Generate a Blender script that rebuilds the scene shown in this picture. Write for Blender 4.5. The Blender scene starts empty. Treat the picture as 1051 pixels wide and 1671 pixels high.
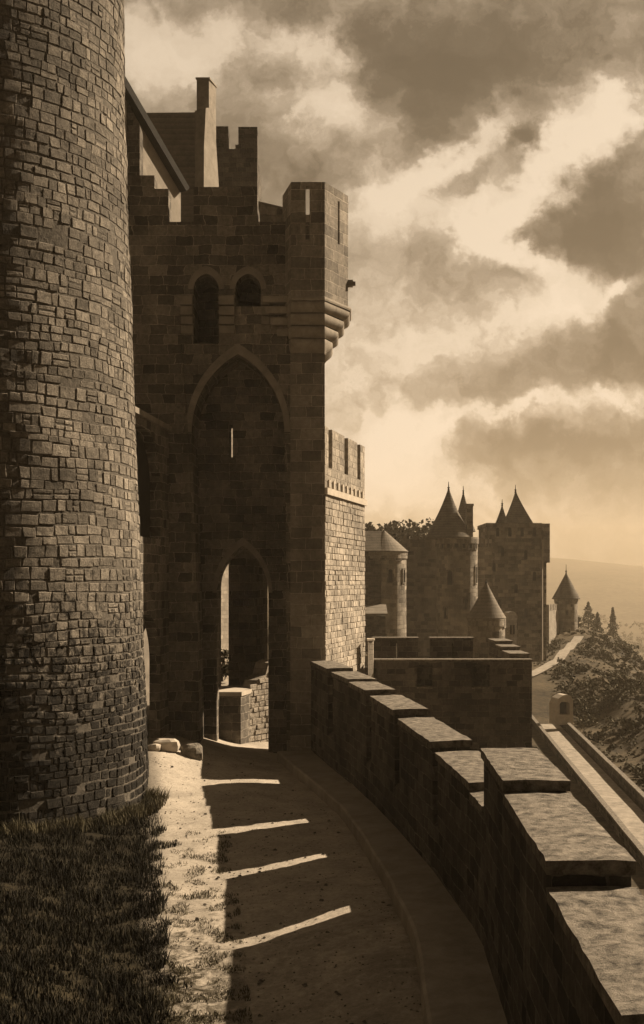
import bpy, math, random
from mathutils import Vector, noise as mnoise
from mathutils.geometry import tessellate_polygon
R = math.radians
random.seed(7)
scene = bpy.context.scene
COL = scene.collection

# ---------------------------------------------------------------- camera
F = 1800.0            # focal length in photo pixels
CX, HY = 525.5, 950.0  # centre column and eye-level row of the photo
cd = bpy.data.cameras.new('camera')
cam = bpy.data.objects.new('camera', cd); COL.objects.link(cam)
cam.location = (0, 0, 0); cam.rotation_euler = (R(90), 0, 0)
cd.sensor_fit = 'VERTICAL'; cd.sensor_height = 36.0
cd.lens = 36.0 * F / 1671.0
cd.shift_y = (HY - 835.5) / 1671.0
cd.clip_start = 0.1; cd.clip_end = 20000
scene.camera = cam

def P(px, py, Y):
    return Vector(((px - CX) * Y / F, Y, (HY - py) * Y / F))
def PX(px, Y): return (px - CX) * Y / F
def PZ(py, Y): return (HY - py) * Y / F

# ---------------------------------------------------------------- sun and sky
SUN_AZ, SUN_EL = 29.0, 36.0       # degrees from +X towards +Y, and above the horizon
SUN_DIR = Vector((math.cos(R(SUN_AZ)) * math.cos(R(SUN_EL)), math.sin(R(SUN_AZ)) * math.cos(R(SUN_EL)), math.sin(R(SUN_EL))))
sd = bpy.data.lights.new('sun', 'SUN'); sd.energy = 5.0; sd.angle = R(0.5); sd.color = (1.0, 0.81, 0.58)
sun = bpy.data.objects.new('sun', sd); COL.objects.link(sun)
sun.rotation_euler = SUN_DIR.to_track_quat('Z', 'Y').to_euler()
sun.location = (30, 20, 60)

class NT:
    def __init__(s, tree): s.t = tree
    def n(s, typ, ins=None, **props):
        nd = s.t.nodes.new(typ)
        for k, v in props.items(): setattr(nd, k, v)
        for k, v in (ins or {}).items():
            sock = nd.inputs[k]
            if isinstance(v, bpy.types.NodeSocket): s.t.links.new(v, sock)
            else: sock.default_value = v
        return nd
    def m(s, op, a, b=0.0, c=None, clamp=False):
        ins = {0: a, 1: b}
        if c is not None: ins[2] = c
        return s.n('ShaderNodeMath', ins, operation=op, use_clamp=clamp).outputs[0]
    def v(s, op, a, b=(0, 0, 0)):
        nd = s.n('ShaderNodeVectorMath', {0: a, 1: b}, operation=op)
        return nd.outputs['Value'] if op in ('DOT_PRODUCT', 'LENGTH', 'DISTANCE') else nd.outputs[0]
    def noise(s, vec, scale, detail=4, rough=.55, dist=0.0):
        return s.n('ShaderNodeTexNoise', {'Vector': vec, 'Scale': scale, 'Detail': detail, 'Roughness': rough, 'Distortion': dist})
    def mapr(s, v, a, b, c, d, smooth=False):
        nd = s.n('ShaderNodeMapRange', {0: v, 1: a, 2: b, 3: c, 4: d}, clamp=True)
        if smooth: nd.interpolation_type = 'SMOOTHSTEP'
        return nd.outputs[0]
    def mix(s, f, a, b, blend='MIX'):
        nd = s.n('ShaderNodeMix', data_type='RGBA', blend_type=blend, clamp_factor=True)
        for i, val in ((0, f), (6, a), (7, b)):
            if isinstance(val, bpy.types.NodeSocket): s.t.links.new(val, nd.inputs[i])
            else: nd.inputs[i].default_value = val
        return nd.outputs[2]

def build_world():
    w = bpy.data.worlds.new('World'); scene.world = w; w.use_nodes = True
    t = w.node_tree; t.nodes.clear(); q = NT(t)
    out = q.n('ShaderNodeOutputWorld'); bg = q.n('ShaderNodeBackground')
    t.links.new(bg.outputs[0], out.inputs[0])
    sky = q.n('ShaderNodeTexSky', sky_type='NISHITA', sun_disc=False)
    sky.sun_elevation = R(SUN_EL); sky.sun_rotation = R(90 - SUN_AZ)
    sky.air_density = 1.2; sky.dust_density = 2.0; sky.ozone_density = 1.0
    bw = q.n('ShaderNodeRGBToBW', {0: sky.outputs[0]}).outputs[0]
    soft = q.m('POWER', bw, 0.30)
    tc = q.n('ShaderNodeTexCoord').outputs['Generated']
    sp = q.n('ShaderNodeSeparateXYZ', {0: tc})
    y = q.m('MAXIMUM', sp.outputs[1], 0.12)
    u = q.m('DIVIDE', sp.outputs[0], y); v = q.m('DIVIDE', sp.outputs[2], y)
    uv = q.n('ShaderNodeCombineXYZ', {0: u, 1: v}).outputs[0]
    # domain warp so that the cloud masses get ragged edges
    w1 = q.noise(uv, 6.0, 6, .6).outputs['Color']
    w1 = q.v('SUBTRACT', w1, (.5, .5, .5)); w1 = q.v('MULTIPLY', w1, (.12, .085, 0))
    w2 = q.noise(uv, 26.0, 6, .62).outputs['Color']
    w2 = q.v('SUBTRACT', w2, (.5, .5, .5)); w2 = q.v('MULTIPLY', w2, (.085, .065, 0))
    uvw = q.v('ADD', q.v('ADD', uv, w1), w2)
    clouds = [  # px, py, rx, ry, tilt(deg, up to the right), amount
        (260, 75, 130, 70, 0, .66), (495, 62, 75, 36, -10, .52), (548, 178, 80, 52, 5, .62), (400, 120, 70, 45, 0, .12),
        (635, 322, 95, 48, 25, .62), (725, 262, 85, 30, 25, .50), (822, 196, 42, 34, 30, .42),
        (985, 165, 75, 55, 40, .70), (915, 262, 95, 38, 40, .62), (815, 340, 85, 34, 15, .55), (765, 378, 50, 24, -30, .55),
        (805, 405, 60, 20, -35, .40), (880, 436, 75, 20, -18, .42),
        (815, 535, 120, 44, 14, .45), (910, 500, 70, 40, 5, .35), (1015, 462, 50, 16, 30, .55),
        (640, 735, 65, 42, 10, .42), (700, 688, 70, 22, 5, .42), (845, 672, 95, 15, 10, .45), (990, 658, 60, 24, 15, .55),
        (545, 640, 130, 150, 0, .22), (640, 790, 170, 55, 0, .30), (850, 830, 330, 45, 0, .14), (930, 700, 70, 18, -10, .1),
        (690, 130, 120, 85, 0, -.34), (840, 75, 130, 45, 10, -.25), (975, 345, 60, 80, 0, -.36), (890, 390, 90, 34, 15, -.20), (660, 480, 120, 80, 0, .16), (590, 560, 100, 120, 0, .12),
        (868, 215, 34, 30, 0, -.40), (985, 565, 70, 60, 0, -.22), (420, 95, 50, 30, 0, -.25), (590, 52, 40, 20, 0, -.3),
        (735, 300, 60, 20, 25, -.12), (905, 735, 130, 28, 0, -.22), (1010, 110, 80, 35, 0, -.25), (420, 260, 120, 90, 0, -.05)]
    acc = None
    for (px, py, rx, ry, rot, amt) in clouds:
        cu, cv = (px - CX) / F, (HY - py) / F
        d = q.v('SUBTRACT', uvw, (cu, cv, 0))
        ca, sa = math.cos(R(rot)), math.sin(R(rot))
        a = q.v('DOT_PRODUCT', d, (ca * F / rx, sa * F / rx, 0)); b = q.v('DOT_PRODUCT', d, (-sa * F / ry, ca * F / ry, 0))
        r2 = q.m('ADD', q.m('MULTIPLY', a, a), q.m('MULTIPLY', b, b))
        g = q.m('EXPONENT', q.m('MULTIPLY', r2, -0.8))
        acc = q.m('MULTIPLY', g, amt) if acc is None else q.m('MULTIPLY_ADD', g, amt, acc)
    f1 = q.noise(tc, 5.0, 8, .6, .3).outputs[0]
    f2 = q.noise(uvw, 16.0, 7, .62, .2).outputs[0]
    fb = q.m('ADD', q.m('MULTIPLY', q.m('SUBTRACT', f1, .5), .35), q.m('MULTIPLY', q.m('SUBTRACT', f2, .5), .62))
    f3 = q.noise(uvw, 48.0, 5, .6).outputs[0]
    fb = q.m('MULTIPLY_ADD', q.m('SUBTRACT', f3, .5), .46, fb)
    dens = q.m('ADD', q.m('ADD', acc, fb), .36)
    ramp = q.n('ShaderNodeValToRGB', {0: dens})
    el = ramp.color_ramp.elements
    el[0].position = 0.0; el[0].color = (.12, .12, .12, 1)
    el[1].position = 1.0; el[1].color = (.95, .95, .95, 1)
    for p, c in ((.22, .16), (.40, .29), (.60, .52), (.78, .84)):
        e = el.new(p); e.color = (c, c, c, 1)
    # sky out of view behind the viewer is dimmed to deepen the shade
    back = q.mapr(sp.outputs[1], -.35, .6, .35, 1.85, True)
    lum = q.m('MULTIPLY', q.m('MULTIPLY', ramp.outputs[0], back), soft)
    tint = q.mix(q.mapr(lum, .5, 3.0, 0, 1), (1.0, .77, .52, 1), (1.0, .82, .62, 1))
    col = q.v('SCALE', tint); t.links.new(lum, col.node.inputs['Scale'])
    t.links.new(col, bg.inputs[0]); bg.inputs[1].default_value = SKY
SKY = 0.15
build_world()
scene.view_settings.view_transform = 'Standard'; scene.view_settings.look = 'None'
scene.view_settings.exposure = 1.0; scene.view_settings.gamma = 1.0
scene.cycles.max_bounces = 6; scene.cycles.diffuse_bounces = 3; scene.cycles.volume_bounces = 1
scene.cycles.use_denoising = True

# ---------------------------------------------------------------- materials
def sep(c):  # stone colours are all in one warm grey family
    return (c, c * .875, c * .72, 1)

def new_mat(name):
    m = bpy.data.materials.new(name); m.use_nodes = True
    t = m.node_tree; t.nodes.clear(); q = NT(t)
    out = q.n('ShaderNodeOutputMaterial'); b = q.n('ShaderNodeBsdfPrincipled')
    b.inputs['Roughness'].default_value = .95; b.inputs['Specular IOR Level'].default_value = .15
    t.links.new(b.outputs[0], out.inputs[0])
    return m, q, b

def finish(q, b, col, height, strength, dist):
    q.t.links.new(col, b.inputs['Base Color'])
    bp = q.n('ShaderNodeBump', {'Height': height, 'Strength': strength, 'Distance': dist})
    q.t.links.new(bp.outputs[0], b.inputs['Normal'])

def masonry(name, a, c, mortar, bw=.7, bh=.36, bump=.7, dist=.05, stain=(.55, 1.25), rnd=None, msize=.014, warp=.05, patch=.35):
    m, q, b = new_mat(name)
    geo = q.n('ShaderNodeNewGeometry')
    pos = geo.outputs['Position']
    if rnd:
        oc = q.n('ShaderNodeTexCoord').outputs['Object']
        s = q.n('ShaderNodeSeparateXYZ', {0: oc})
        u = q.m('MULTIPLY', q.m('ARCTAN2', s.outputs[1], s.outputs[0]), rnd); z = s.outputs[2]
    else:
        tn = geo.outputs['True Normal']
        tv = q.v('CROSS_PRODUCT', tn, (0, 0, 1)); u0 = q.v('DOT_PRODUCT', tv, pos)
        s = q.n('ShaderNodeSeparateXYZ', {0: pos}); ns = q.n('ShaderNodeSeparateXYZ', {0: tn})
        flat = q.m('GREATER_THAN', q.m('ABSOLUTE', ns.outputs[2]), .75)
        inv = q.m('SUBTRACT', 1.0, flat)
        u = q.m('ADD', q.m('MULTIPLY', u0, inv), q.m('MULTIPLY', s.outputs[0], flat))
        z = q.m('ADD', q.m('MULTIPLY', s.outputs[2], inv), q.m('MULTIPLY', s.outputs[1], flat))
    uv = q.n('ShaderNodeCombineXYZ', {0: u, 1: z}).outputs[0]
    wn = q.v('SUBTRACT', q.noise(pos, 1.1, 3).outputs['Color'], (.5, .5, .5))
    uv2 = q.v('ADD', uv, q.v('MULTIPLY', wn, (warp * 5, warp * 2.2, 0)))
    wf = q.v('SUBTRACT', q.noise(pos, 9, 3).outputs['Color'], (.5, .5, .5))
    uv2 = q.v('ADD', uv2, q.v('MULTIPLY', wf, (warp * .6, warp * .6, 0)))
    br = q.n('ShaderNodeTexBrick', {'Vector': uv2, 'Color1': sep(a), 'Color2': sep(c), 'Mortar': sep(mortar), 'Scale': 1.0,
             'Mortar Size': msize, 'Mortar Smooth': .35, 'Bias': 0.0, 'Brick Width': bw, 'Row Height': bh}, offset=.47, squash=.8, squash_frequency=3)
    st = q.noise(pos, .33, 7, .62, .4).outputs[0]
    fine = q.noise(pos, 7.0, 6, .68).outputs[0]
    grit = q.noise(pos, 34.0, 4, .7).outputs[0]
    k = q.m('MULTIPLY', q.mapr(st, .3, .72, stain[0], stain[1]), q.mapr(fine, .25, .8, 1 - patch, 1 + patch))
    # rain streaks: tall narrow noise
    sv = q.v('MULTIPLY', pos, (1.6, 1.6, .12)); strk = q.noise(sv, 1.0, 5, .6).outputs[0]
    k = q.m('MULTIPLY', k, q.mapr(strk, .35, .65, .8, 1.12))
    k = q.m('MULTIPLY', k, q.mapr(grit, .2, .8, .84, 1.16))
    col = q.v('SCALE', br.outputs[0]); q.t.links.new(k, col.node.inputs['Scale'])
    h = q.m('ADD', q.m('MULTIPLY', q.m('SUBTRACT', 1.0, br.outputs['Fac']), 1.0), q.m('ADD', q.m('MULTIPLY', fine, .9), q.m('MULTIPLY', grit, .35)))
    finish(q, b, col, h, bump, dist)
    return m

def block_stone(name, lo, hi, bump=.7, dist=.03, grime=None):   # for walls whose stones are real blocks: tone differs block by block
    m, q, b = new_mat(name)
    geo = q.n('ShaderNodeNewGeometry'); pos = geo.outputs['Position']; rnd = geo.outputs['Random Per Island']
    base = q.mix(rnd, sep(lo), sep(hi))
    fine = q.noise(pos, 5.0, 8, .74, .3).outputs[0]; grit = q.noise(pos, 26.0, 5, .75).outputs[0]
    st = q.noise(pos, .45, 7, .65, .6).outputs[0]
    k = q.m('MULTIPLY', q.mapr(fine, .3, .7, .45, 1.35), q.mapr(st, .32, .68, .6, 1.25))
    k = q.m('MULTIPLY', k, q.mapr(grit, .28, .72, .6, 1.3))
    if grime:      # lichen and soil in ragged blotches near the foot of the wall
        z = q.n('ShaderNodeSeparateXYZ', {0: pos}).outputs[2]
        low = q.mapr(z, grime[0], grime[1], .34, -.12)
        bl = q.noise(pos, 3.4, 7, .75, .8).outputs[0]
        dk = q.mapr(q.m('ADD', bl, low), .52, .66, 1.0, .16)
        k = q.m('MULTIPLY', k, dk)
    col = q.v('SCALE', base); q.t.links.new(k, col.node.inputs['Scale'])
    h = q.m('ADD', q.m('MULTIPLY', fine, 1.3), q.m('MULTIPLY', grit, .6))
    finish(q, b, col, h, bump, dist)
    return m

def mottled(name, lo, hi, scale=3.0, bump=.5, dist=.03, contrast=(.3, .7), tone=sep, grit=28):
    m, q, b = new_mat(name)
    pos = q.n('ShaderNodeNewGeometry').outputs['Position']
    n1 = q.noise(pos, scale, 8, .66, .3).outputs[0]; n2 = q.noise(pos, grit, 4, .7).outputs[0]
    f = q.m('ADD', q.m('MULTIPLY', n1, .75), q.m('MULTIPLY', n2, .25))
    col = q.mix(q.mapr(f, contrast[0], contrast[1], 0, 1), tone(lo), tone(hi))
    finish(q, b, col, f, bump, dist)
    return m

def tiles(name, lo, hi, pitch=.35):  # roof slates: courses by height
    m, q, b = new_mat(name)
    pos = q.n('ShaderNodeNewGeometry').outputs['Position']
    s = q.n('ShaderNodeSeparateXYZ', {0: pos})
    saw = q.m('FRACT', q.m('DIVIDE', s.outputs[2], pitch))
    n1 = q.noise(pos, 1.2, 6, .65).outputs[0]; n2 = q.noise(pos, 7, 4, .7).outputs[0]
    f = q.m('ADD', q.m('MULTIPLY', n1, .6), q.m('MULTIPLY', n2, .4))
    f = q.m('ADD', f, q.m('MULTIPLY', q.m('SUBTRACT', saw, .5), .16))
    col = q.mix(q.mapr(f, .34, .66, 0, 1), sep(lo), sep(hi))
    finish(q, b, col, q.m('ADD', saw, f), .7, .08)
    return m

M = {}
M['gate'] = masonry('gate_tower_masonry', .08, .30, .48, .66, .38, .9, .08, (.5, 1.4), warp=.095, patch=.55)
M['pier'] = masonry('dressed_pier_masonry', .18, .36, .52, .8, .42, .7, .05, (.6, 1.3), patch=.4)
M['gate_low'] = masonry('gate_recess_masonry', .08, .30, .48, .62, .34, .9, .08, (.5, 1.4), warp=.095, patch=.55)
M['smooth_stone'] = mottled('dressed_stone', .13, .34, 2.0, .6, .03)
M['moulding'] = mottled('pale_moulded_stone', .18, .42, 2.5, .7, .03)
M['dark'] = mottled('shaded_recess_stone', .02, .045, 2.0, .4, .03)  # recess shade put into the colour, for the niche back
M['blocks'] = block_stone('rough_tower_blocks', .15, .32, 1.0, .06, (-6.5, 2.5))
M['mortar'] = mottled('crumbling_mortar', .05, .17, 7.0, 1.0, .05)
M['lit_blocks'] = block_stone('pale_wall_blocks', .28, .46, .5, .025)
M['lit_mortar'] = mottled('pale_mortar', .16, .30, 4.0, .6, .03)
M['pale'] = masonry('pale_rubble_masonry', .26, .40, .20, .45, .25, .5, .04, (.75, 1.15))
M['gable'] = mottled('stained_gable_render', .16, .34, 1.6, .6, .04)
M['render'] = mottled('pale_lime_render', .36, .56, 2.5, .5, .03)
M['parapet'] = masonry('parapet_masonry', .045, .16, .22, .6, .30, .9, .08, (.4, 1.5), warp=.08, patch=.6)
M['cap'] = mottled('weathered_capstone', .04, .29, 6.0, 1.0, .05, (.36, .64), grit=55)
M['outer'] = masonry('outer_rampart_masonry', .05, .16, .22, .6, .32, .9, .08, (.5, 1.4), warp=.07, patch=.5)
M['castle'] = masonry('castle_masonry', .10, .36, .26, 1.0, .55, .9, .12, (.45, 1.5), msize=.03)
M['castle_round'] = masonry('castle_round_masonry', .16, .46, .34, 1.0, .55, .9, .12, (.45, 1.45), rnd=3.2, msize=.03)
M['slate'] = tiles('slate_roof', .07, .20)
M['tile'] = tiles('flat_tile_roof', .14, .28)
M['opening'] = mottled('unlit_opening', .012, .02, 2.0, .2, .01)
M['iron'] = mottled('wrought_iron', .02, .04, 4.0, .1, .01)
M['wood'] = mottled('old_roof_timber', .012, .03, 4.0, .3, .02)
M['path'] = mottled('trodden_earth', .10, .26, 1.2, .7, .03, (.3, .7))
M['ledge'] = mottled('worn_ledge', .20, .40, 1.5, .6, .03)
M['dust'] = mottled('pale_dust_road', .14, .42, 1.6, .4, .04)
M['bark'] = mottled('bark', .03, .06, 5.0, .5, .03)
def leafmat(name, lo, hi, pw=1.0):
    m, q, b = new_mat(name)
    geo = q.n('ShaderNodeNewGeometry')
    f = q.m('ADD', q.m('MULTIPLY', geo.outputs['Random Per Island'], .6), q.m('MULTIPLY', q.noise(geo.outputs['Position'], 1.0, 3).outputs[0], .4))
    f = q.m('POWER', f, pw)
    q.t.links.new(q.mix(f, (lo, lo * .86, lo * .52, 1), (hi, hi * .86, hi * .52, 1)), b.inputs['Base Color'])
    b.inputs['Roughness'].default_value = .8
    return m
M['leaf'] = leafmat('tree_leaves', .035, .09)
M['scrub'] = leafmat('scrub_leaves', .03, .13)
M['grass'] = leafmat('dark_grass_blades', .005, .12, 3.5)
M['drygrass'] = leafmat('dry_grass_blades', .05, .16)

# ---------------------------------------------------------------- mesh helpers
class MB:
    def __init__(s): s.v = []; s.f = []; s.mi = []; s.cur = 0
    def add(s, vs, fs):
        o = len(s.v); s.v += [tuple(p) for p in vs]
        s.f += [tuple(i + o for i in f) for f in fs]; s.mi += [s.cur] * len(fs)
    def box(s, x0, x1, y0, y1, z0, z1):
        s.add([(x0,y0,z0),(x1,y0,z0),(x1,y1,z0),(x0,y1,z0),(x0,y0,z1),(x1,y0,z1),(x1,y1,z1),(x0,y1,z1)],
              [(3,2,1,0),(4,5,6,7),(0,1,5,4),(1,2,6,5),(2,3,7,6),(3,0,4,7)])
    def loft(s, rings, cap0=True, cap1=True):   # rings: lists of equal length, counter-clockwise seen from above, going up
        n = len(rings[0]); vs = [p for r in rings for p in r]; fs = []
        for k in range(len(rings) - 1):
            for i in range(n):
                j = (i + 1) % n
                fs.append((k*n+i, k*n+j, (k+1)*n+j, (k+1)*n+i))
        if cap0: fs.append(tuple(reversed(range(n))))
        if cap1: fs.append(tuple((len(rings)-1)*n + i for i in range(n)))
        s.add(vs, fs)
    def prism(s, plan, z0, z1):                 # plan: ccw (x,y); z0,z1 numbers or lists
        n = len(plan)
        a = z0 if isinstance(z0, (list, tuple)) else [z0]*n; b = z1 if isinstance(z1, (list, tuple)) else [z1]*n
        s.loft([[(x, y, a[i]) for i, (x, y) in enumerate(plan)], [(x, y, b[i]) for i, (x, y) in enumerate(plan)]])
    def lathe(s, cx, cy, prof, n=40, cap0=True, cap1=True, a0=0):
        s.loft([[(cx + r*math.cos(a0+2*math.pi*i/n), cy + r*math.sin(a0+2*math.pi*i/n), z) for i in range(n)] for r, z in prof], cap0, cap1)
    def plate(s, outer, holes, O, U, W, N, depth):
        """flat wall: outline and holes in (u,w); front face at O + u*U + w*W, solid goes back by depth along -N"""
        loops = [list(outer)] + [list(h) for h in holes]
        tris = tessellate_polygon([[Vector((u, w, 0)) for u, w in l] for l in loops])
        pts = [p for l in loops for p in l]; n = len(pts)
        O, U, W, N = Vector(O), Vector(U), Vector(W), Vector(N).normalized()
        fr = [O + U*u + W*w for u, w in pts]; bk = [p - N*depth for p in fr]
        fs = []
        for t in tris:
            a, b, c = t
            nn = (fr[b]-fr[a]).cross(fr[c]-fr[a])
            if nn.dot(N) < 0: a, c = c, a
            fs.append((a, b, c)); fs.append((c+n, b+n, a+n))
        o = 0
        for li, l in enumerate(loops):
            m = len(l); area = sum(l[i][0]*l[(i+1)%m][1] - l[(i+1)%m][0]*l[i][1] for i in range(m))
            flip = (area > 0) != (U.cross(W).dot(N) > 0)
            if li: flip = not flip
            for i in range(m):
                j = (i+1) % m
                q = (o+i, o+i+n, o+j+n, o+j)
                fs.append(tuple(reversed(q)) if flip else q)
            o += m
        s.add(fr + bk, fs)

WL = {}   # world location of each root
def obj(name, mb, mat, parent=None, smooth=False, loc=None):
    base = Vector((0, 0, 0))
    if parent is not None: base = WL[parent.name]
    elif loc is not None: base = Vector(loc)
    me = bpy.data.meshes.new(name)
    me.from_pydata([tuple(Vector(p) - base) for p in mb.v], [], mb.f)
    mats = mat if isinstance(mat, (list, tuple)) else [mat]
    for mm in mats: me.materials.append(mm)
    if len(mats) > 1: me.polygons.foreach_set('material_index', mb.mi)
    if smooth: me.polygons.foreach_set('use_smooth', [True] * len(me.polygons))
    me.update()
    o = bpy.data.objects.new(name, me); COL.objects.link(o)
    if parent is not None: o.parent = parent
    else: o.location = base
    WL[o.name] = base
    return o
def tag(o, label, cat, group=None):
    o['label'] = label; o['category'] = cat; o['kind'] = o.get('kind', 'thing')
    if group: o['group'] = group
    return o
def thing(name, label, cat, loc, group=None):
    o = bpy.data.objects.new(name, None); COL.objects.link(o); o.location = loc; o.empty_display_size = .3
    WL[o.name] = Vector(loc)
    return tag(o, label, cat, group)
def struct(name, mb, mat, smooth=False):
    o = obj(name, mb, mat, smooth=smooth); o['kind'] = 'structure'; return o
def stuff(name, mb, mat, label, cat):
    o = obj(name, mb, mat); o['kind'] = 'stuff'; return tag(o, label, cat)

def arch(x0, x1, zb, zs, za, n=10):   # outline of an arched opening, ccw, pointed when rise > half width
    w = (x1 - x0) / 2; h = za - zs; xm = (x0 + x1) / 2
    r = (w*w + h*h) / (2*w); pts = [(x0, zb), (x1, zb)]
    end = math.atan2(h, (r - w)) if r > w else math.pi/2
    for i in range(n + 1):
        a = end * i / n; pts.append((x1 - r + r*math.cos(a), zs + r*math.sin(a)))
    for i in range(n - 1, -1, -1):
        a = end * i / n; pts.append((x0 + r - r*math.cos(a), zs + r*math.sin(a)))
    return pts
def arch_open(x0, x1, zs, za, n=12):  # only the curve, right spring to left spring
    return arch(x0, x1, 0, zs, za, n)[2:]
def smooth01(a, b, x):
    t = max(0, min(1, (x - a) / (b - a))); return t*t*(3 - 2*t)

def block(mb, fn, u0, u1, w0, w1, d, rng, gap=.012, bev=.03, jit=.02):
    """one rough stone: 3x3 face bulging out of the wall; fn(u,w,depth) gives the point"""
    b = min(bev, (u1-u0)*.2, (w1-w0)*.25)
    J = lambda a: (rng.random() - .5) * 2 * a
    c = [(u0+gap+J(jit), w0+gap+J(jit*.6)), (u1-gap+J(jit), w0+gap+J(jit*.6)), (u1-gap+J(jit), w1-gap+J(jit*.6)), (u0+gap+J(jit), w1-gap+J(jit*.6))]
    def bil(s, t):
        x = (1-s)*(1-t)*c[0][0] + s*(1-t)*c[1][0] + s*t*c[2][0] + (1-s)*t*c[3][0]
        y = (1-s)*(1-t)*c[0][1] + s*(1-t)*c[1][1] + s*t*c[2][1] + (1-s)*t*c[3][1]
        return x, y
    fu, fw = b/max(u1-u0, .01), b/max(w1-w0, .01)
    ss = [0, fu, .5 + J(.1), 1-fu, 1]; tt = [0, fw, .5 + J(.1), 1-fw, 1]
    vs = []; tu, tv = J(d*.35), J(d*.35)
    for j, t in enumerate(tt):
        for i, s_ in enumerate(ss):
            x, y = bil(s_, t)
            if i in (0, 4) or j in (0, 4): dep = -.01
            else: dep = d*(.7 + .3*rng.random()) + tu*(s_-.5) + tv*(t-.5)
            vs.append(fn(x, y, dep))
    mb.add(vs, [(j*5+i, j*5+i+1, (j+1)*5+i+1, (j+1)*5+i) for j in range(4) for i in range(4)])

# ---------------------------------------------------------------- ground levels
T0 = 42.3                 # front of the gate tower
S = T0 / F
def x_edge(Y): return -1.60 - .11 * (Y - 17.4)
def x_grass(Y): return -2.52 - .162 * (Y - 17.4)
def lices_z(x, y):
    z = -6.1 - .02 * y + .03 * (x - x_edge(y))
    kk = -.5 + .95 * max(0, min(1, (y - 17) / 22))
    z += kk * (1 - smooth01(0, 3.4, x - x_edge(y)))
    left = smooth01(-3.4, -6.2, x + .11*(y - 40)*0) * smooth01(30, 41, y)
    z += .75 * left
    z += (.35 - min(0, kk)) * smooth01(-.4, -3.5, x - x_grass(y))        # grass bank against the tower
    return z
# inner edge of the outer parapet
NEAR = [(4.0, 2.06), (8.4, 2.24), (18.0, 2.64)]
FAR = [(18.0, 2.66), (19.8, 2.61), (23.5, 2.32), (27.4, 1.90), (31.1, 1.44), (34.8, .87), (38.4, .22), (42.3, -.43)]
def lerp_path(tab, y):
    if y <= tab[0][0]: return tab[0][1]
    for (a, xa), (b, xb) in zip(tab, tab[1:]):
        if y <= b: return xa + (xb - xa) * (y - a) / (b - a)
    return tab[-1][1]
def x_wall(y): return lerp_path(NEAR if y < 18 else FAR, y)

# ---------------------------------------------------------------- great ground sheet
def road_x(y): return 21.25 + (y - 78) * .09
def land_z(x, y):
    # level of the open land outside the ramparts
    d = x - road_x(y)
    z = -16.0
    if y > 150: z += (min(y, 215) - 150) * .055
    near = 1 - smooth01(135, 160, y)
    bank = 2.8 * smooth01(4.0, 9.0, d) * (0.4 + .6*smooth01(80, 125, y))
    z += bank * near
    hill = smooth01(120, 150, y) * (1 - smooth01(215, 300, y))
    z += hill * 3.2 * (1 - smooth01(3, 16, abs(x - (29 + (y-150)*.36))))
    fall = smooth01(14, 70, d) * 24 + smooth01(215, 520, y) * 26
    z -= fall
    z += smooth01(-6, -14, d) * 3.5 * (1 - smooth01(215, 300, y))    # up towards the castle mound
    if x < 6: z -= 0
    z += (mnoise.noise(Vector((x*.11, y*.07, 0))) * 1.1 + mnoise.noise(Vector((x*.3, y*.2, 3))) * .35) * smooth01(4.2, 9, abs(d)) * (1 if y < 400 else .6)
    if y > 900:
        z += smooth01(900, 2600, y) * (95 + 40*mnoise.noise(Vector((x*.0012, y*.0016, 5))) + 14*mnoise.noise(Vector((x*.006, y*.004, 9))))
    return z
def build_ground():
    xs = [-1500, -900, -500, -250, -120, -60, -30, -15, -5] + [i*1.5 for i in range(0, 44)] + [70, 78, 88, 100, 115, 135, 160, 190, 230, 280, 340, 420, 520, 650, 800, 1000, 1300, 1700, 2200]
    ys = [-40, 0, 20, 40] + [50 + i*2.5 for i in range(0, 82)] + [262, 275, 290, 310, 335, 365, 400, 440, 490, 550, 620, 700, 800, 920, 1050, 1200, 1400, 1600, 1800, 2050, 2300, 2600, 2900]
    mb = MB(); n = len(xs)
    mb.add([(x, y, land_z(x, y)) for y in ys for x in xs], [(j*n+i, j*n+i+1, (j+1)*n+i+1, (j+1)*n+i) for j in range(len(ys)-1) for i in range(n-1)])
    m, q, b = new_mat('dry_hillside')
    pos = q.n('ShaderNodeNewGeometry').outputs['Position']
    n1 = q.noise(pos, .12, 8, .65, .4).outputs[0]; n2 = q.noise(pos, 1.6, 6, .7).outputs[0]; n3 = q.noise(pos, .012, 6, .6).outputs[0]
    f = q.m('ADD', q.m('MULTIPLY', n1, .45), q.m('ADD', q.m('MULTIPLY', n2, .35), q.m('MULTIPLY', n3, .2)))
    col = q.mix(q.mapr(f, .42, .60, 0, 1), (.018, .014, .008, 1), (.12, .092, .056, 1))
    finish(q, b, col, f, .8, .3)
    struct('ground', mb, m, smooth=True)
build_ground()

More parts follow.
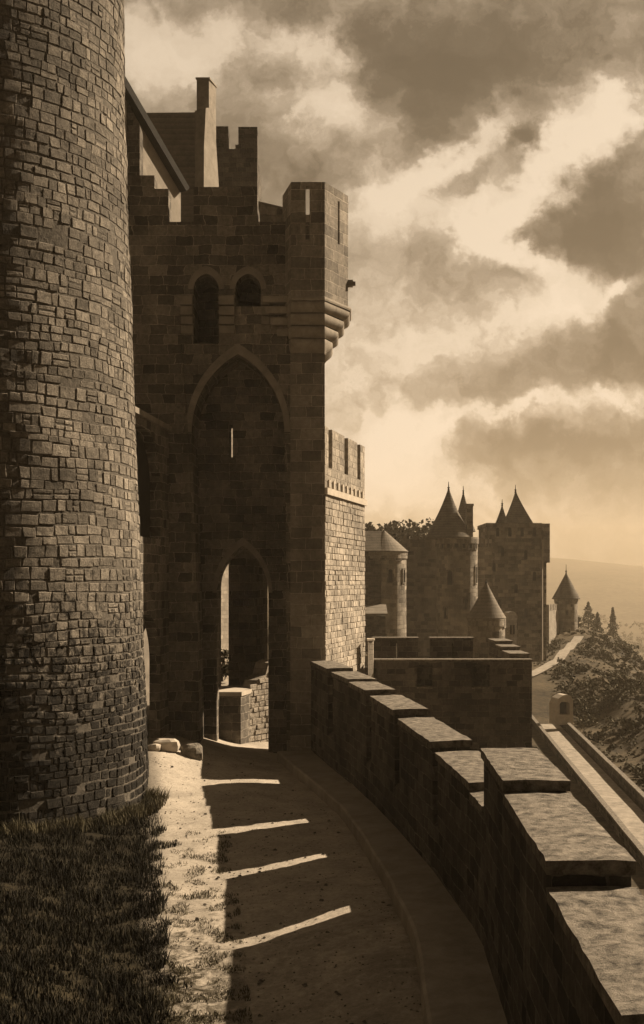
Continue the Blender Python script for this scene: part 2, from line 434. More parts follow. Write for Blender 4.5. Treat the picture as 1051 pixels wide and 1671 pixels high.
def build_lices():
    mb = MB(); xs = [-16 + i*.5 for i in range(0, 18)] + [-7 + i*.11 for i in range(0, 98)]; ys = [3 + i*.5 for i in range(0, 20)] + [13 + i*.12 for i in range(0, 255)] + [45, 48, 52, 58, 66, 75]
    n = len(xs)
    def pt(x, y):
        xx = min(x, x_wall(y) + .3) if y < T0 else x
        z = lices_z(xx, y) + .03*mnoise.noise(Vector((xx*1.1, y*1.1, 0))) + .014*mnoise.noise(Vector((xx*3.2, y*3.2, 2))) + .012*mnoise.noise(Vector((xx*8, y*8, 6)))
        return (xx, y, z)
    mb.add([pt(x, y) for y in ys for x in xs], [(j*n+i, j*n+i+1, (j+1)*n+i+1, (j+1)*n+i) for j in range(len(ys)-1) for i in range(n-1)])
    m, q, b = new_mat('earth_path')
    pos = q.n('ShaderNodeNewGeometry').outputs['Position']
    s = q.n('ShaderNodeSeparateXYZ', {0: pos})
    n1 = q.noise(pos, .9, 7, .6, .3).outputs[0]; n2 = q.noise(pos, 9, 6, .7).outputs[0]; n3 = q.noise(pos, 40, 3, .7).outputs[0]
    f = q.m('ADD', q.m('MULTIPLY', n1, .4), q.m('ADD', q.m('MULTIPLY', n2, .35), q.m('MULTIPLY', n3, .25)))
    earth = q.mix(q.mapr(f, .36, .62, 0, 1), sep(.22), sep(.52))
    # grass and weeds invade the earth away from the gate and along the tower
    dg = q.m('SUBTRACT', s.outputs[0], q.m('MULTIPLY_ADD', s.outputs[1], -.162, -2.52 + .162*17.4))
    g1 = q.mapr(dg, -.45, .35, 1, 0)
    yy = q.mapr(s.outputs[1], 17, 36, .62, .05)
    tuft = q.noise(pos, 3.2, 7, .72, .5).outputs[0]
    weeds = q.mapr(q.m('ADD', tuft, q.m('SUBTRACT', yy, .5)), .45, .62, 0, 1)
    sh = q.mapr(q.m('SUBTRACT', s.outputs[0], q.m('MULTIPLY_ADD', s.outputs[1], -.11, -1.60 + .11*17.4)), -.3, .5, 1, .25)
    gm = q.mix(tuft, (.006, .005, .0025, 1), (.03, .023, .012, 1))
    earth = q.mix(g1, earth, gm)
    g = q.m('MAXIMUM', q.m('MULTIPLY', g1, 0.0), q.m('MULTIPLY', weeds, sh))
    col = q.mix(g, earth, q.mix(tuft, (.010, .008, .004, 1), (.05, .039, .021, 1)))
    finish(q, b, col, f, .9, .05)
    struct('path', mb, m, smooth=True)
build_lices()

# raised ledge along the foot of the parapet
def build_ledge():
    mb = MB(); ys = [4 + i*.8 for i in range(0, 48)] + [42.2]; secs = []
    for y in ys:
        xw = x_wall(y); w = 1.05 - .012*(y - 17) if y > 17 else 1.05
        if y > 30.5: w += (y-30.5)*.045
        xi = xw - w + .03*mnoise.noise(Vector((0, y, 4)))
        zt = lices_z(xi, y) + .34 + .02*mnoise.noise(Vector((3, y*.7, 4)))
        zb = lices_z(xi, y) - .3
        secs.append([(xi-.04, y, zb), (xw+.25, y, zb), (xw+.25, y, zt+.05), (xi+.03, y, zt), (xi-.02, y, zt-.04)])
    n = 5; vs = [p for s_ in secs for p in s_]
    mb.add(vs, [(k*n+i, k*n+(i+1) % n, (k+1)*n+(i+1) % n, (k+1)*n+i) for k in range(len(secs)-1) for i in range(n)])
    mb.add(secs[0], [(0,1,2,3,4)]); mb.add(secs[-1], [(4,3,2,1,0)])
    mb.f = [tuple(reversed(f)) for f in mb.f]
    struct('kerb', mb, M['ledge'])
build_ledge()

# ---------------------------------------------------------------- parapets
WALL_W = .82
SD = Vector((math.cos(R(SUN_AZ)), math.sin(R(SUN_AZ))))
SLANT = .26
def parapet(name, label, tab, caps, gaps, bottom, loc):
    """caps: (y0, y1, top) along the inner edge; gaps: (y, width, sill above the path) open, splayed embrasures"""
    root = thing(name, label, 'parapet wall', loc)
    xw = lambda y: lerp_path(tab, y)
    def ends(y0, y1):
        s0 = s1 = 0
        for (yc, w, sill) in gaps:
            if abs(y0 - yc) < .02: y0, s0 = yc + w/2, SLANT
            if abs(y1 - yc) < .02: y1, s1 = yc - w/2, SLANT
        return y0, y1, s0, s1
    mb = MB()
    for (ya, yb, z) in caps:
        y0, y1, s0, s1 = ends(ya, yb)
        mb.prism([(xw(y0), y0), (xw(y0)+WALL_W, y0+s0), (xw(y1)+WALL_W, y1+s1), (xw(y1), y1)], bottom, z - .15)
    for (yc, w, sill) in gaps:
        y0, y1 = yc - w/2, yc + w/2
        mb.prism([(xw(y0), y0), (xw(y0)+WALL_W, y0+SLANT), (xw(y1)+WALL_W, y1+SLANT), (xw(y1), y1)], bottom, [lices_z(xw(yc), yc) + sill + k_ for k_ in (-.12, .66, .66, -.12)])
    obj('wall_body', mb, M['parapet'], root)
    rng = random.Random(3)
    for (ya, yb, z) in caps:
        y0, y1, s0, s1 = ends(ya, yb)
        c = MB(); n, mcol = 15, 5; vs = []
        for k in range(n):
            f = k/(n-1); y = y0 + (y1-y0)*f + (.004 if k == 0 else -.004 if k == n-1 else 0); sl = s0*(1-f) + s1*f
            j = lambda a=.012: rng.uniform(-a, a)
            row = [(xw(y)-.05, y, z-.155)]
            row += [(xw(y)-.05 + (WALL_W+.1)*q/(mcol-1) + (j() if q in (0, mcol-1) else 0), y + sl*q/(mcol-1), z + j(.007) - (.012 if q in (0, mcol-1) else 0)) for q in range(mcol)]
            row += [(xw(y)+WALL_W+.05, y+sl, z-.155)]
            vs += row
        w_ = mcol + 2
        fs = [(k*w_+(i+1) % w_, (k+1)*w_+(i+1) % w_, (k+1)*w_+i, k*w_+i) for k in range(n-1) for i in range(w_)]
        fs = [tuple(reversed(f)) for f in fs]
        fs += [tuple(range(w_-1, -1, -1)), tuple((n-1)*w_+i for i in range(w_))]
        fs = [tuple(reversed(f)) for f in fs]
        c.add(vs, fs)
        obj('capstone', c, M['cap'], root)
    return root
parapet('parapet_wall', 'near stretch of dark stone parapet at lower right, three broad weathered capstones stepping down', NEAR,
        [(4.0, 8.0, -3.42), (8.0, 11.35, -3.13), (11.35, 15.05, -2.86), (15.05, 18.0, -2.70)], [], -15.0, (2.4, 12, -6))
parapet('parapet_wall', 'long dark parapet running from the near capstones down to the gate tower', FAR,
        [(18.02, 19.3, -3.65), (19.3, 23.0, -3.50), (23.0, 27.6, -3.36), (27.6, 31.7, -3.22), (31.7, 34.8, -3.13), (34.8, 38.0, -3.05), (38.0, 42.28, -3.0)],
        [(23.0, .58, 1.45), (27.6, .62, 1.45), (31.7, .72, 1.45), (38.0, .85, 1.5)], -15.0, (1.5, 30, -6.4))

# ---------------------------------------------------------------- big round tower on the left
def build_round_tower():
    cx, cy, zb = -10.34, 33.0, -7.6
    root = thing('round_tower', 'huge round tower of rough weathered stone blocks filling the left edge, grass at its foot', 'tower', (cx, cy, zb))
    def rad(z):
        base = 5.0
        r = base - .012*(z + 6) - .10*smooth01(-6, 4, z)*1.0
        r += .04*smooth01(-2.0, -6.0, z)
        return r - .30*smooth01(-2, 17, z)
    body = MB()
    zs = [zb + i*.8 for i in range(0, 40)]
    swell = lambda u, w: .035*mnoise.noise(Vector((u*.8, w*.8, 1)))
    zs = [zb + i*.4 for i in range(0, 79)]; na = 120
    def ring(z):
        out = []
        for i in range(na):
            a = -math.pi + 2*math.pi*i/na; r = rad(z) + .004 + swell(a*5.0, z); out.append((cx + r*math.cos(a), cy + r*math.sin(a), z))
        return out
    body.loft([ring(z) for z in zs])
    obj('tower_core', body, M['mortar'], root)
    mb = MB(); rng = random.Random(11)
    z = zb + .3; holes = [(100, 385, 12), (180, 412, 9), (186, 425, 8)]
    def fn(u, w, d):
        r = rad(w) + d + swell(u, w)
        a = u / 5.0
        return Vector((cx + r*math.cos(a), cy + r*math.sin(a), w))
    while z < 23.5:
        t = smooth01(1.0, -3.5, z)           # rougher, smaller stones towards the foot
        mixr = lambda a0, a1, b0, b1: rng.uniform(a0, a1)*(1-t) + rng.uniform(b0, b1)*t
        h = mixr(.19, .38, .14, .28)
        u = -5.0*R(112) + rng.random()*.3
        while u < 5.0*R(45):
            w = mixr(.20, .62, .16, .46)
            p = fn(u + w/2, z + h/2, 0)
            px, py = CX + F*p.x/p.y, HY - F*p.z/p.y
            miss = any(abs(px-a) < s_ and abs(py-b) < s_ for a, b, s_ in holes) or rng.random() < .012 + .035*t
            if not miss:
                dz = .14*mnoise.noise(Vector((u*.45, z*.8, 7)))
                d = mixr(.014, .040, .018, .06)
                if h > .30 and rng.random() < .16:
                    block(mb, fn, u, u+w, z+dz, z+h*.5+dz, d, rng, .004, .035, .014); block(mb, fn, u, u+w, z+h*.5+dz, z+h+dz, d*.8, rng, .004, .035, .014)
                else:
                    block(mb, fn, u, u+w, z+dz, z+h+dz, d, rng, .004, .028, .032)
            u += w
        z += h
    obj('stone_facing', mb, M['blocks'], root)
build_round_tower()

def wall_blocks(mb, a, U, N, L, z0, z1, rng, hr=(.2, .34), wr=(.3, .7), dr=(.015, .06), skip=None):
    fn = lambda u, w, d: Vector((a.x + U.x*u + N.x*d, a.y + U.y*u + N.y*d, w))
    z = z0
    while z < z1 - .1:
        h = min(rng.uniform(*hr), z1 - z); u = -rng.random()*.2
        while u < L:
            w = rng.uniform(*wr); e = min(u+w, L); s_ = max(u, 0)
            if e - s_ > .08 and not (skip and skip((s_+e)/2, z+h/2)): block(mb, fn, s_, e, z, z+h, rng.uniform(*dr), rng, .008, .02, .012)
            u += w
        z += h
# ---------------------------------------------------------------- gate tower
GX = lambda px: (px - CX) * S
GZ = lambda py: (HY - py) * S
def parch(x0, x1, yb, ys, ya, n=10): return arch(GX(x0), GX(x1), GZ(yb), GZ(ys), GZ(ya), n)
RD = 1.9
def build_gate():
    root = thing('gate_tower', 'tall dark square gate tower across the path with pointed archway and corner turret', 'gate tower', (GX(380), T0, -7.2))
    UX, WZ, NF = (1, 0, 0), (0, 0, 1), (0, -1, 0)
    zb = -7.6
    # front layer with the tall blind arch (open to the ground) and two round-headed slots
    big = arch_open(GX(313), GX(464), GZ(705), GZ(578), 14)      # right spring ... left spring
    outer = [(GX(150), zb), (GX(326), zb), (GX(322), GZ(1000)), (GX(313), GZ(720))] + list(reversed(big))[0:] + [(GX(467), GZ(900)), (GX(468), zb), (GX(530), zb), (GX(530), GZ(362)), (GX(150), GZ(362))]
    # tidy duplicate point at the left spring
    slots = [parch(316, 357, 560, 472, 447), parch(384, 426, 500, 472, 447), [(x, max(z, zb + .3)) for x, z in parch(214, 266, 1260, 1075, 1005)]]
    mb = MB(); mb.plate(outer, slots, (0, T0, 0), UX, WZ, NF, RD)
    # flanks, floors and back of the tower
    D = 8.0
    side = [(RD, zb), (D, zb), (D, GZ(362)), (RD, GZ(362))]
    mb.plate(side, [arch(3.6, D-.35, zb+.2, -2.6, -.7)], (GX(530)-.003, T0, 0), (0, 1, 0), WZ, (1, 0, 0), .7)  # unseen side arch, added to let sun into the passage
    mb.box(GX(120), GX(168), T0+RD, T0+D, zb, GZ(362))
    mb.box(GX(235), GX(500), T0+RD+1, T0+D-1, GZ(860), GZ(845))     # vault slab above the passage
    mb.box(GX(235), GX(500), T0+RD+1, T0+D-1, GZ(385), GZ(375))     # roof terrace
    back = [(GX(268), zb), (GX(500), zb), (GX(500), GZ(362)), (GX(268), GZ(362))]
    mb.box(GX(262), GX(268)-.003, T0+RD+1, T0+D-1, zb, GZ(845)); mb.box(GX(168), GX(268), T0+RD, T0+D-.01, GZ(900), GZ(362)-.01)
    mb.plate(back, [arch(-4.6, -2.18, -7.5, GZ(960), GZ(885)), [(-4.6, 5.4), (-3.7, 5.4), (-3.7, 9.2), (-4.6, 9.2)]], (0, T0+D-1, 0), UX, WZ, NF, .996)
    obj('wall', mb, M['gate'], root)
    # wall at the back of the blind arch, with door opening and arrow slit
    rb = MB()
    rec = [(GX(268), zb), (GX(499), zb), (GX(499), GZ(392)), (GX(268), GZ(392))]
    door = parch(346, 434, 1330, 968, 888, 12); door = [(x, max(z, zb + .001 + .3)) for x, z in door]
    slit = [(GX(370)-.06, GZ(737)), (GX(374)-.015, GZ(737)), (GX(374)-.015, GZ(682)), (GX(370)-.06, GZ(682))]
    rb.plate(rec, [door, slit], (0, T0+RD, 0), UX, WZ, NF, 1.0)
    rw = obj('recess_wall', rb, M['gate_low'], root)
    # plain hood round the door arch
    hb = MB(); a = list(arch_open(GX(346), GX(434), GZ(968), GZ(888), 12)); o = list(arch_open(GX(339), GX(441), GZ(968), GZ(874), 12))
    hb.plate(o + list(reversed(a)), [], (0, T0+RD-.05, 0), UX, WZ, NF, .048)
    obj('door_arch', hb, M['smooth_stone'], root)
    # arch ring of the blind arch
    ab = MB(); a = list(arch_open(GX(313), GX(464), GZ(705), GZ(578), 14)); o = list(arch_open(GX(303), GX(474), GZ(705), GZ(561), 14))
    ab.plate(o + list(reversed(a)), [], (0, T0-.05, 0), UX, WZ, NF, .048)
    obj('arch_ring', ab, M['smooth_stone'], root)
    for x0, x1 in ((316, 357), (384, 426)):
        ab = MB(); a = arch_open(GX(x0), GX(x1), GZ(472), GZ(447), 10); o = arch_open(GX(x0-9), GX(x1+9), GZ(472), GZ(434), 10)
        ab.plate(o + list(reversed(a)), [], (0, T0-.04, 0), UX, WZ, NF, .038)
        obj('slot_arch', ab, M['smooth_stone'], root)
    # stepped corbels between the slots
    for (x0, x1) in ((296, 315), (358, 383), (427, 440)):
        cb = MB()
        for k, (ya, yb_, pr) in enumerate(((486, 500, .32), (502, 516, .24), (518, 530, .16), (532, 545, .08))):
            if x0 > 420 and k > 2: break
            cb.box(GX(x0), GX(x1), T0 - pr, T0 + .01 - .012, GZ(yb_), GZ(ya))
        obj('corbel', cb, M['smooth_stone'], root)
    # buttress strips either side of the blind arch
    pb = MB(); pb.prism([(GX(474), T0-.09), (GX(529.5), T0-.09), (GX(529.5), T0-.002), (GX(474), T0-.002)], zb, [GZ(572)]*4)
    obj('corner_pier', pb, M['pier'], root)
    lp = MB()
    prev = [(285, 1245), (281, 900), (278, 640)]
    lp.plate([(GX(296), zb), (GX(322), zb), (GX(318), GZ(960)), (GX(310), GZ(760)), (GX(303), GZ(640)), (GX(296), GZ(560))], [], (0, T0-.10, 0), UX, WZ, NF, .098)
    obj('buttress', lp, M['gate'], root)
    # battlements
    for (x0, x1, yt) in ((316, 420, 305), (215, 275, 308), (150, 214.8, 308)):
        m_ = MB(); m_.box(GX(x0), GX(x1), T0, T0+.8, GZ(362)+.003, GZ(yt)); obj('merlon', m_, M['gate'], root)
    m_ = MB(); m_.box(GX(150), GX(252), T0+.004, T0+.79, GZ(308)+.003, GZ(286)); obj('merlon', m_, M['gate'], root)
    # corner turret
    tur = [(461, .50), (475, -1.0), (530, -1.0), (568, .50), (568, 2.1), (530, 3.0), (475, 3.0), (461, 2.1)]
    plan = [(GX(x)*(1 + dy/T0), T0 + dy) for x, dy in tur]
    zt0, zt1 = GZ(492)*.982, GZ(300)*.981
    tb = MB()
    inset = .33
    cx_, cy_ = sum(p[0] for p in plan)/8, sum(p[1] for p in plan)/8
    for i in range(8):
        a, b = Vector(plan[i]), Vector(plan[(i+1) % 8]); L = (b-a).length; U = (b-a)/L; N = Vector((U.y, -U.x))
        holes = []
        if i == 1: c = L*(502-475)/55; holes = [[(c-.075, GZ(404)), (c+.075, GZ(404)), (c+.075, GZ(319)), (c-.075, GZ(319))]]
        if i == 2: holes = [[(L*.55, GZ(400)), (L*.55+.14, GZ(400)), (L*.55+.14, GZ(330)), (L*.55, GZ(330))]]
        k = .12
        tb.plate([(0, zt0), (L, zt0), (L, zt1), (0, zt1)], holes, (a.x, a.y, 0), (U.x, U.y, 0), WZ, (N.x, N.y, 0), inset)
    tb.prism([(cx_ + (x-cx_)*.8, cy_ + (y-cy_)*.8) for x, y in plan], zt0, zt0+.3)
    tw = obj('corner_turret', tb, M['pier'], root)
    WL[tw.name] = WL[root.name]
    cp = MB()
    pier = [(468, .6), (475, -.06), (530, -.06), (531, .3), (531, 1.5), (530, 2.0), (475, 2.0), (468, 1.5)]
    pp = [(GX(x), T0 + dy) for x, dy in pier]
    rings = []
    prof = [(578, 0.0)]
    for k in range(4):          # four rounded courses, each overhanging the one below
        y0, y1, t0, t1 = (576 - 20*k) if k == 0 else (572 - 20*k), 554 - 20*k, .06 + .25*k, .06 + .25*(k+1)
        for j in range(9):
            f = j/8; prof.append((y0 + (y1-y0)*f, t0 + (t1-t0)*(math.sin(f*math.pi/2)) + .05*math.sin(f*math.pi)))
        prof += [(y1 + .2, t1 - .26), (y1 - 1.6, t1 - .26)]
    prof += [(493.2, 1.0), (493, 1.12), (490, 1.15), (487, 1.12), (486.5, 1.0)]
    for (py, t) in prof:
        rings.append([(p[0]*(1-t) + c_[0]*t, p[1]*(1-t) + c_[1]*t, GZ(py)*(1 - .018*t)) for p, c_ in zip(pp, plan)])
    cp.loft(rings)
    cm = obj('corbel_moulding', cp, M['moulding'], tw)
    # moulding carried a little way along the wall to the left of the turret
    sm = MB()
    for (ya, yb_, pr, xl) in ((487, 497, .42, 430), (503, 514, .30, 434), (520, 532, .20, 442), (538, 549, .12, 452)):
        sm.box(GX(xl), GX(474), T0-pr, T0-.003, GZ(yb_), GZ(ya))
    obj('string_course', sm, M['moulding'], root)
    sp_ = MB(); a = Vector((GX(566)*1.01, T0+.62, GZ(455)))
    sp_.box(a.x, a.x+.24, a.y-.12, a.y+.14, a.z-.13, a.z+.1); sp_.box(a.x+.2, a.x+.34, a.y-.07, a.y+.09, a.z-.09, a.z+.05)
    obj('water_spout', sp_, M['smooth_stone'], tw)
    # broken stones on the weathered turret face
    return root
gate = build_gate()

# wing wall running from the round tower to the gate, with two arches
def build_wing():
    a, b = Vector((-6.75, 34.6)), Vector((-5.86, T0 - .11)); L = (b-a).length; U = (b-a)/L; N = Vector((U.y, -U.x))
    root = thing('flanking_wall', 'shadowed wall with arches between the round tower and the gate tower, sloping coping', 'wall', (a.x, a.y, -7))
    ztop = 5.75
    # parameter of a picture column on the wall's plane
    def upx(px):
        k = (px - CX)/F; return (k*a.y - a.x)/(U.x - k*U.y)
    def zpx(px, py):
        u = upx(px); return (HY-py)*(a.y + U.y*u)/F
    mb = MB()
    h1 = arch(upx(180) if upx(180) > .3 else .3, upx(262), zpx(262, 880), zpx(262, 800), zpx(228, 708), 12)
    h2 = arch(.9, upx(261), -7.3, zpx(258, 1080), zpx(248, 1012), 10)
    mb.plate([(0, -7.6), (L, -7.6), (L, ztop), (0, ztop)], [h1, h2], (a.x, a.y, 0), (U.x, U.y, 0), (0, 0, 1), (N.x, N.y, 0), .4)
    obj('wall_body', mb, M['gate_low'], root)
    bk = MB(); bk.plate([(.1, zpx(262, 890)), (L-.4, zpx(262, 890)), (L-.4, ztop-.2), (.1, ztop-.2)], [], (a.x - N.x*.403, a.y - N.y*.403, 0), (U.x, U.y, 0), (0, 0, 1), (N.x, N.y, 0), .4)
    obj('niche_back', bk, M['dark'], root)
    c = MB(); c.plate([(0, ztop+.003), (L, ztop+.003), (L, ztop+.2), (0, ztop+.2)], [], (a.x + N.x*.12, a.y + N.y*.12, 0), (U.x, U.y, 0), (0, 0, 1), (N.x, N.y, 0), .6)
    obj('coping', c, M['smooth_stone'], root)
build_wing()

# ---------------------------------------------------------------- sunlit curtain wall behind the gate
def build_lit_wall():
    a = Vector((.123, T0 + 8.02)); U = Vector((.262, .965)); U.normalize(); N = Vector((U.y, -U.x)); L = 8.1
    root = thing('curtain_wall', 'sunlit pale rubble rampart with narrow merlons just behind the gate tower', 'rampart', (a.x, a.y, -9))
    ztop, zstr, zcr = 260*49.4/F, 150*49.4/F, 193*49.4/F
    mb = MB(); mb.cur = 0
    mb.plate([(0, -12), (L, -12), (L, zcr), (0, zcr)], [], (a.x, a.y, 0), (U.x, U.y, 0), (0,0,1), (N.x, N.y, 0), 2.6)
    mb.cur = 1
    rng = random.Random(5)
    wall_blocks(mb, a, U, N, L, -8, zstr-.1, rng)
    wall_blocks(mb, a, U, N, L, zstr+.2, zcr, rng, (.25, .36), (.4, .8), (.008, .02))
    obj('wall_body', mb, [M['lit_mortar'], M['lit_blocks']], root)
    sc = MB(); sc.plate([(0, zstr-.1), (L, zstr-.1), (L, zstr+.2), (0, zstr+.2)], [], (a.x + N.x*.14, a.y + N.y*.14, 0), (U.x, U.y, 0), (0,0,1), (N.x, N.y, 0), .138)
    obj('string_course', sc, M['render'], root)
    # small putlog corbels over the string course
    for k in range(9):
        d = MB(); u = .5 + k*.85
        d.plate([(u, zstr+.26), (u+.22, zstr+.26), (u+.22, zstr+.6), (u, zstr+.6)], [], (a.x + N.x*.09, a.y + N.y*.09, 0), (U.x, U.y, 0), (0,0,1), (N.x, N.y, 0), .08)
        obj('corbel', d, M['render'], root)
    def ucol(px):
        k = (px - CX)/F; return (k*a.y - a.x)/(U.x - k*U.y)
    edges = [(0, ucol(536)), (ucol(542), ucol(562)), (ucol(568), ucol(583)), (ucol(588), L)]
    for (u0, u1) in edges:
        m_ = MB(); m_.plate([(u0, zcr+.003), (u1, zcr+.003), (u1, ztop), (u0, ztop)], [], (a.x, a.y, 0), (U.x, U.y, 0), (0,0,1), (N.x, N.y, 0), .6)
        wall_blocks(m_, a + U*u0, U, N, u1-u0, zcr+.05, ztop-.02, rng, (.3, .4), (.4, .8), (.006, .015))
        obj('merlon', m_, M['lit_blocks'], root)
    # the walk behind is closed by an inner wall, so the gaps stay dark
    ib = MB(); ib.plate([(0, zcr+.003), (L, zcr+.003), (L, ztop-.35), (0, ztop-.35)], [], (a.x - N.x*1.9, a.y - N.y*1.9, 0), (U.x, U.y, 0), (0,0,1), (N.x, N.y, 0), .6)
    obj('inner_parapet', ib, M['outer'], root)
build_lit_wall()

# ---------------------------------------------------------------- what shows through the archway
def build_passage():
    Y = 52.5
    U = Vector((.26, .9656)); N = Vector((U.y, -U.x))
    root = thing('stone_buttress', 'tall dark buttress seen standing through the archway, sunlit on its right edge', 'buttress', (PX(398, Y), Y, -8.5))
    x0, x1 = PX(373, Y), PX(419, Y)
    mb = MB(); mb.prism([(x0, Y), (x1, Y), (x1 + U.x*1.7, Y + U.y*1.7), (x0 + U.x*1.7, Y + U.y*1.7)], -9, 2.6)
    obj('shaft', mb, M['gate'], root)
    ft = MB(); ft.prism([(x0-.05, Y-.12), (x1+.05, Y-.12), (x1+.05 + U.x*1.7, Y + U.y*1.7), (x0-.05 + U.x*1.7, Y + U.y*1.7)], -9, PZ(1118, Y))
    obj('footing', ft, M['smooth_stone'], root)
    # low wall inside the arch: dark front, lit top
    Y2 = T0 + 3.2
    r2 = thing('low_wall', 'low stone wall just inside the archway with a bright top', 'low wall', (PX(372, Y2), Y2, -7))
    m2 = MB(); xa, xb = PX(340, Y2), PX(393, Y2)
    m2.prism([(xa, Y2), (xb, Y2), (xb + .7, Y2+2.6), (xa, Y2+2.6)], -7.6, PZ(1136, Y2))
    obj('wall_body', m2, M['gate_low'], r2)
    c2 = MB(); c2.prism([(xa-.03, Y2-.05), (xb+.04, Y2-.05), (xb+.72, Y2+2.6), (xa-.03, Y2+2.6)], PZ(1136, Y2)+.003, PZ(1129, Y2))
    obj('coping', c2, M['render'], r2)
    # ruined sunlit wall to the right, beyond the arch
    Y3 = 46.3
    r3 = thing('ruined_wall', 'broken sunlit rubble wall glimpsed low at the right of the archway', 'ruined wall', (PX(420, Y3), Y3, -8))
    m3 = MB(); a = Vector((PX(397, Y3), Y3)); Ux = Vector((.53, .848)); L = 2.35; N3 = Vector((Ux.y, -Ux.x))
    m3.plate([(0, -8.5), (L, -8.5), (L, -3.4), (L*.8, -3.5), (L*.7, -4.0), (L*.45, -4.2), (L*.3, -4.7), (0, -4.75)], [], (a.x, a.y, 0), (Ux.x, Ux.y, 0), (0,0,1), (N3.x, N3.y, 0), .7)
    wall_blocks(m3, a, Ux, N3, L, -7.5, -3.5, random.Random(8), (.2, .3), (.25, .5), (.02, .1), lambda u, z: z > -4.75 + 1.1*u/L)
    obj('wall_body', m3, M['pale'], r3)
    # pale wall far behind, left of the buttress
    Y4 = 67.0
    r4 = thing('pale_wall', 'sunlit pale wall glimpsed left of the buttress through the archway', 'wall', (PX(355, Y4), Y4, -9))
    m4 = MB(); U4 = Vector((.40, .9165)); N4 = Vector((U4.y, -U4.x)); a4 = Vector((PX(354, Y4), Y4)); 
    m4.plate([(0, -9), (6, -9), (6, 12), (0, 12)], [], (a4.x, a4.y, 0), (U4.x, U4.y, 0), (0,0,1), (N4.x, N4.y, 0), .8)
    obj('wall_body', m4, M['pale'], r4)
    c4 = MB(); c4.plate([(0, 12.003), (6, 12.003), (6, 12.2), (0, 12.2)], [], (a4.x + N4.x*.1, a4.y + N4.y*.1, 0), (U4.x, U4.y, 0), (0,0,1), (N4.x, N4.y, 0), 1.0)
    obj('coping', c4, M['render'], r4)
build_passage()
def shrub_mound():
    Y = 61.0; x = PX(362, Y); zb = PZ(1112, Y); rng = random.Random(31)
    root = thing('shrub', 'small bush on a pale mound seen through the archway left of the buttress', 'shrub', (x, Y, zb))
    c = MB(); leaf_cloud(c, (x, Y, zb+1.0), .9, .7, 1.0, 500, .13, rng, 7); obj('leaves', c, M['leaf'], root)
    t = MB(); t.lathe(x, Y, [(.12, zb-.6), (.06, zb+.9)], 7); obj('stem', t, M['bark'], root)
    g = MB(); g.lathe(x, Y, [(2.6, -9), (2.2, zb-.5), (1.2, zb-.08), (.1, zb)], 14); struct('ground_mound', g, M['ledge'], smooth=True)

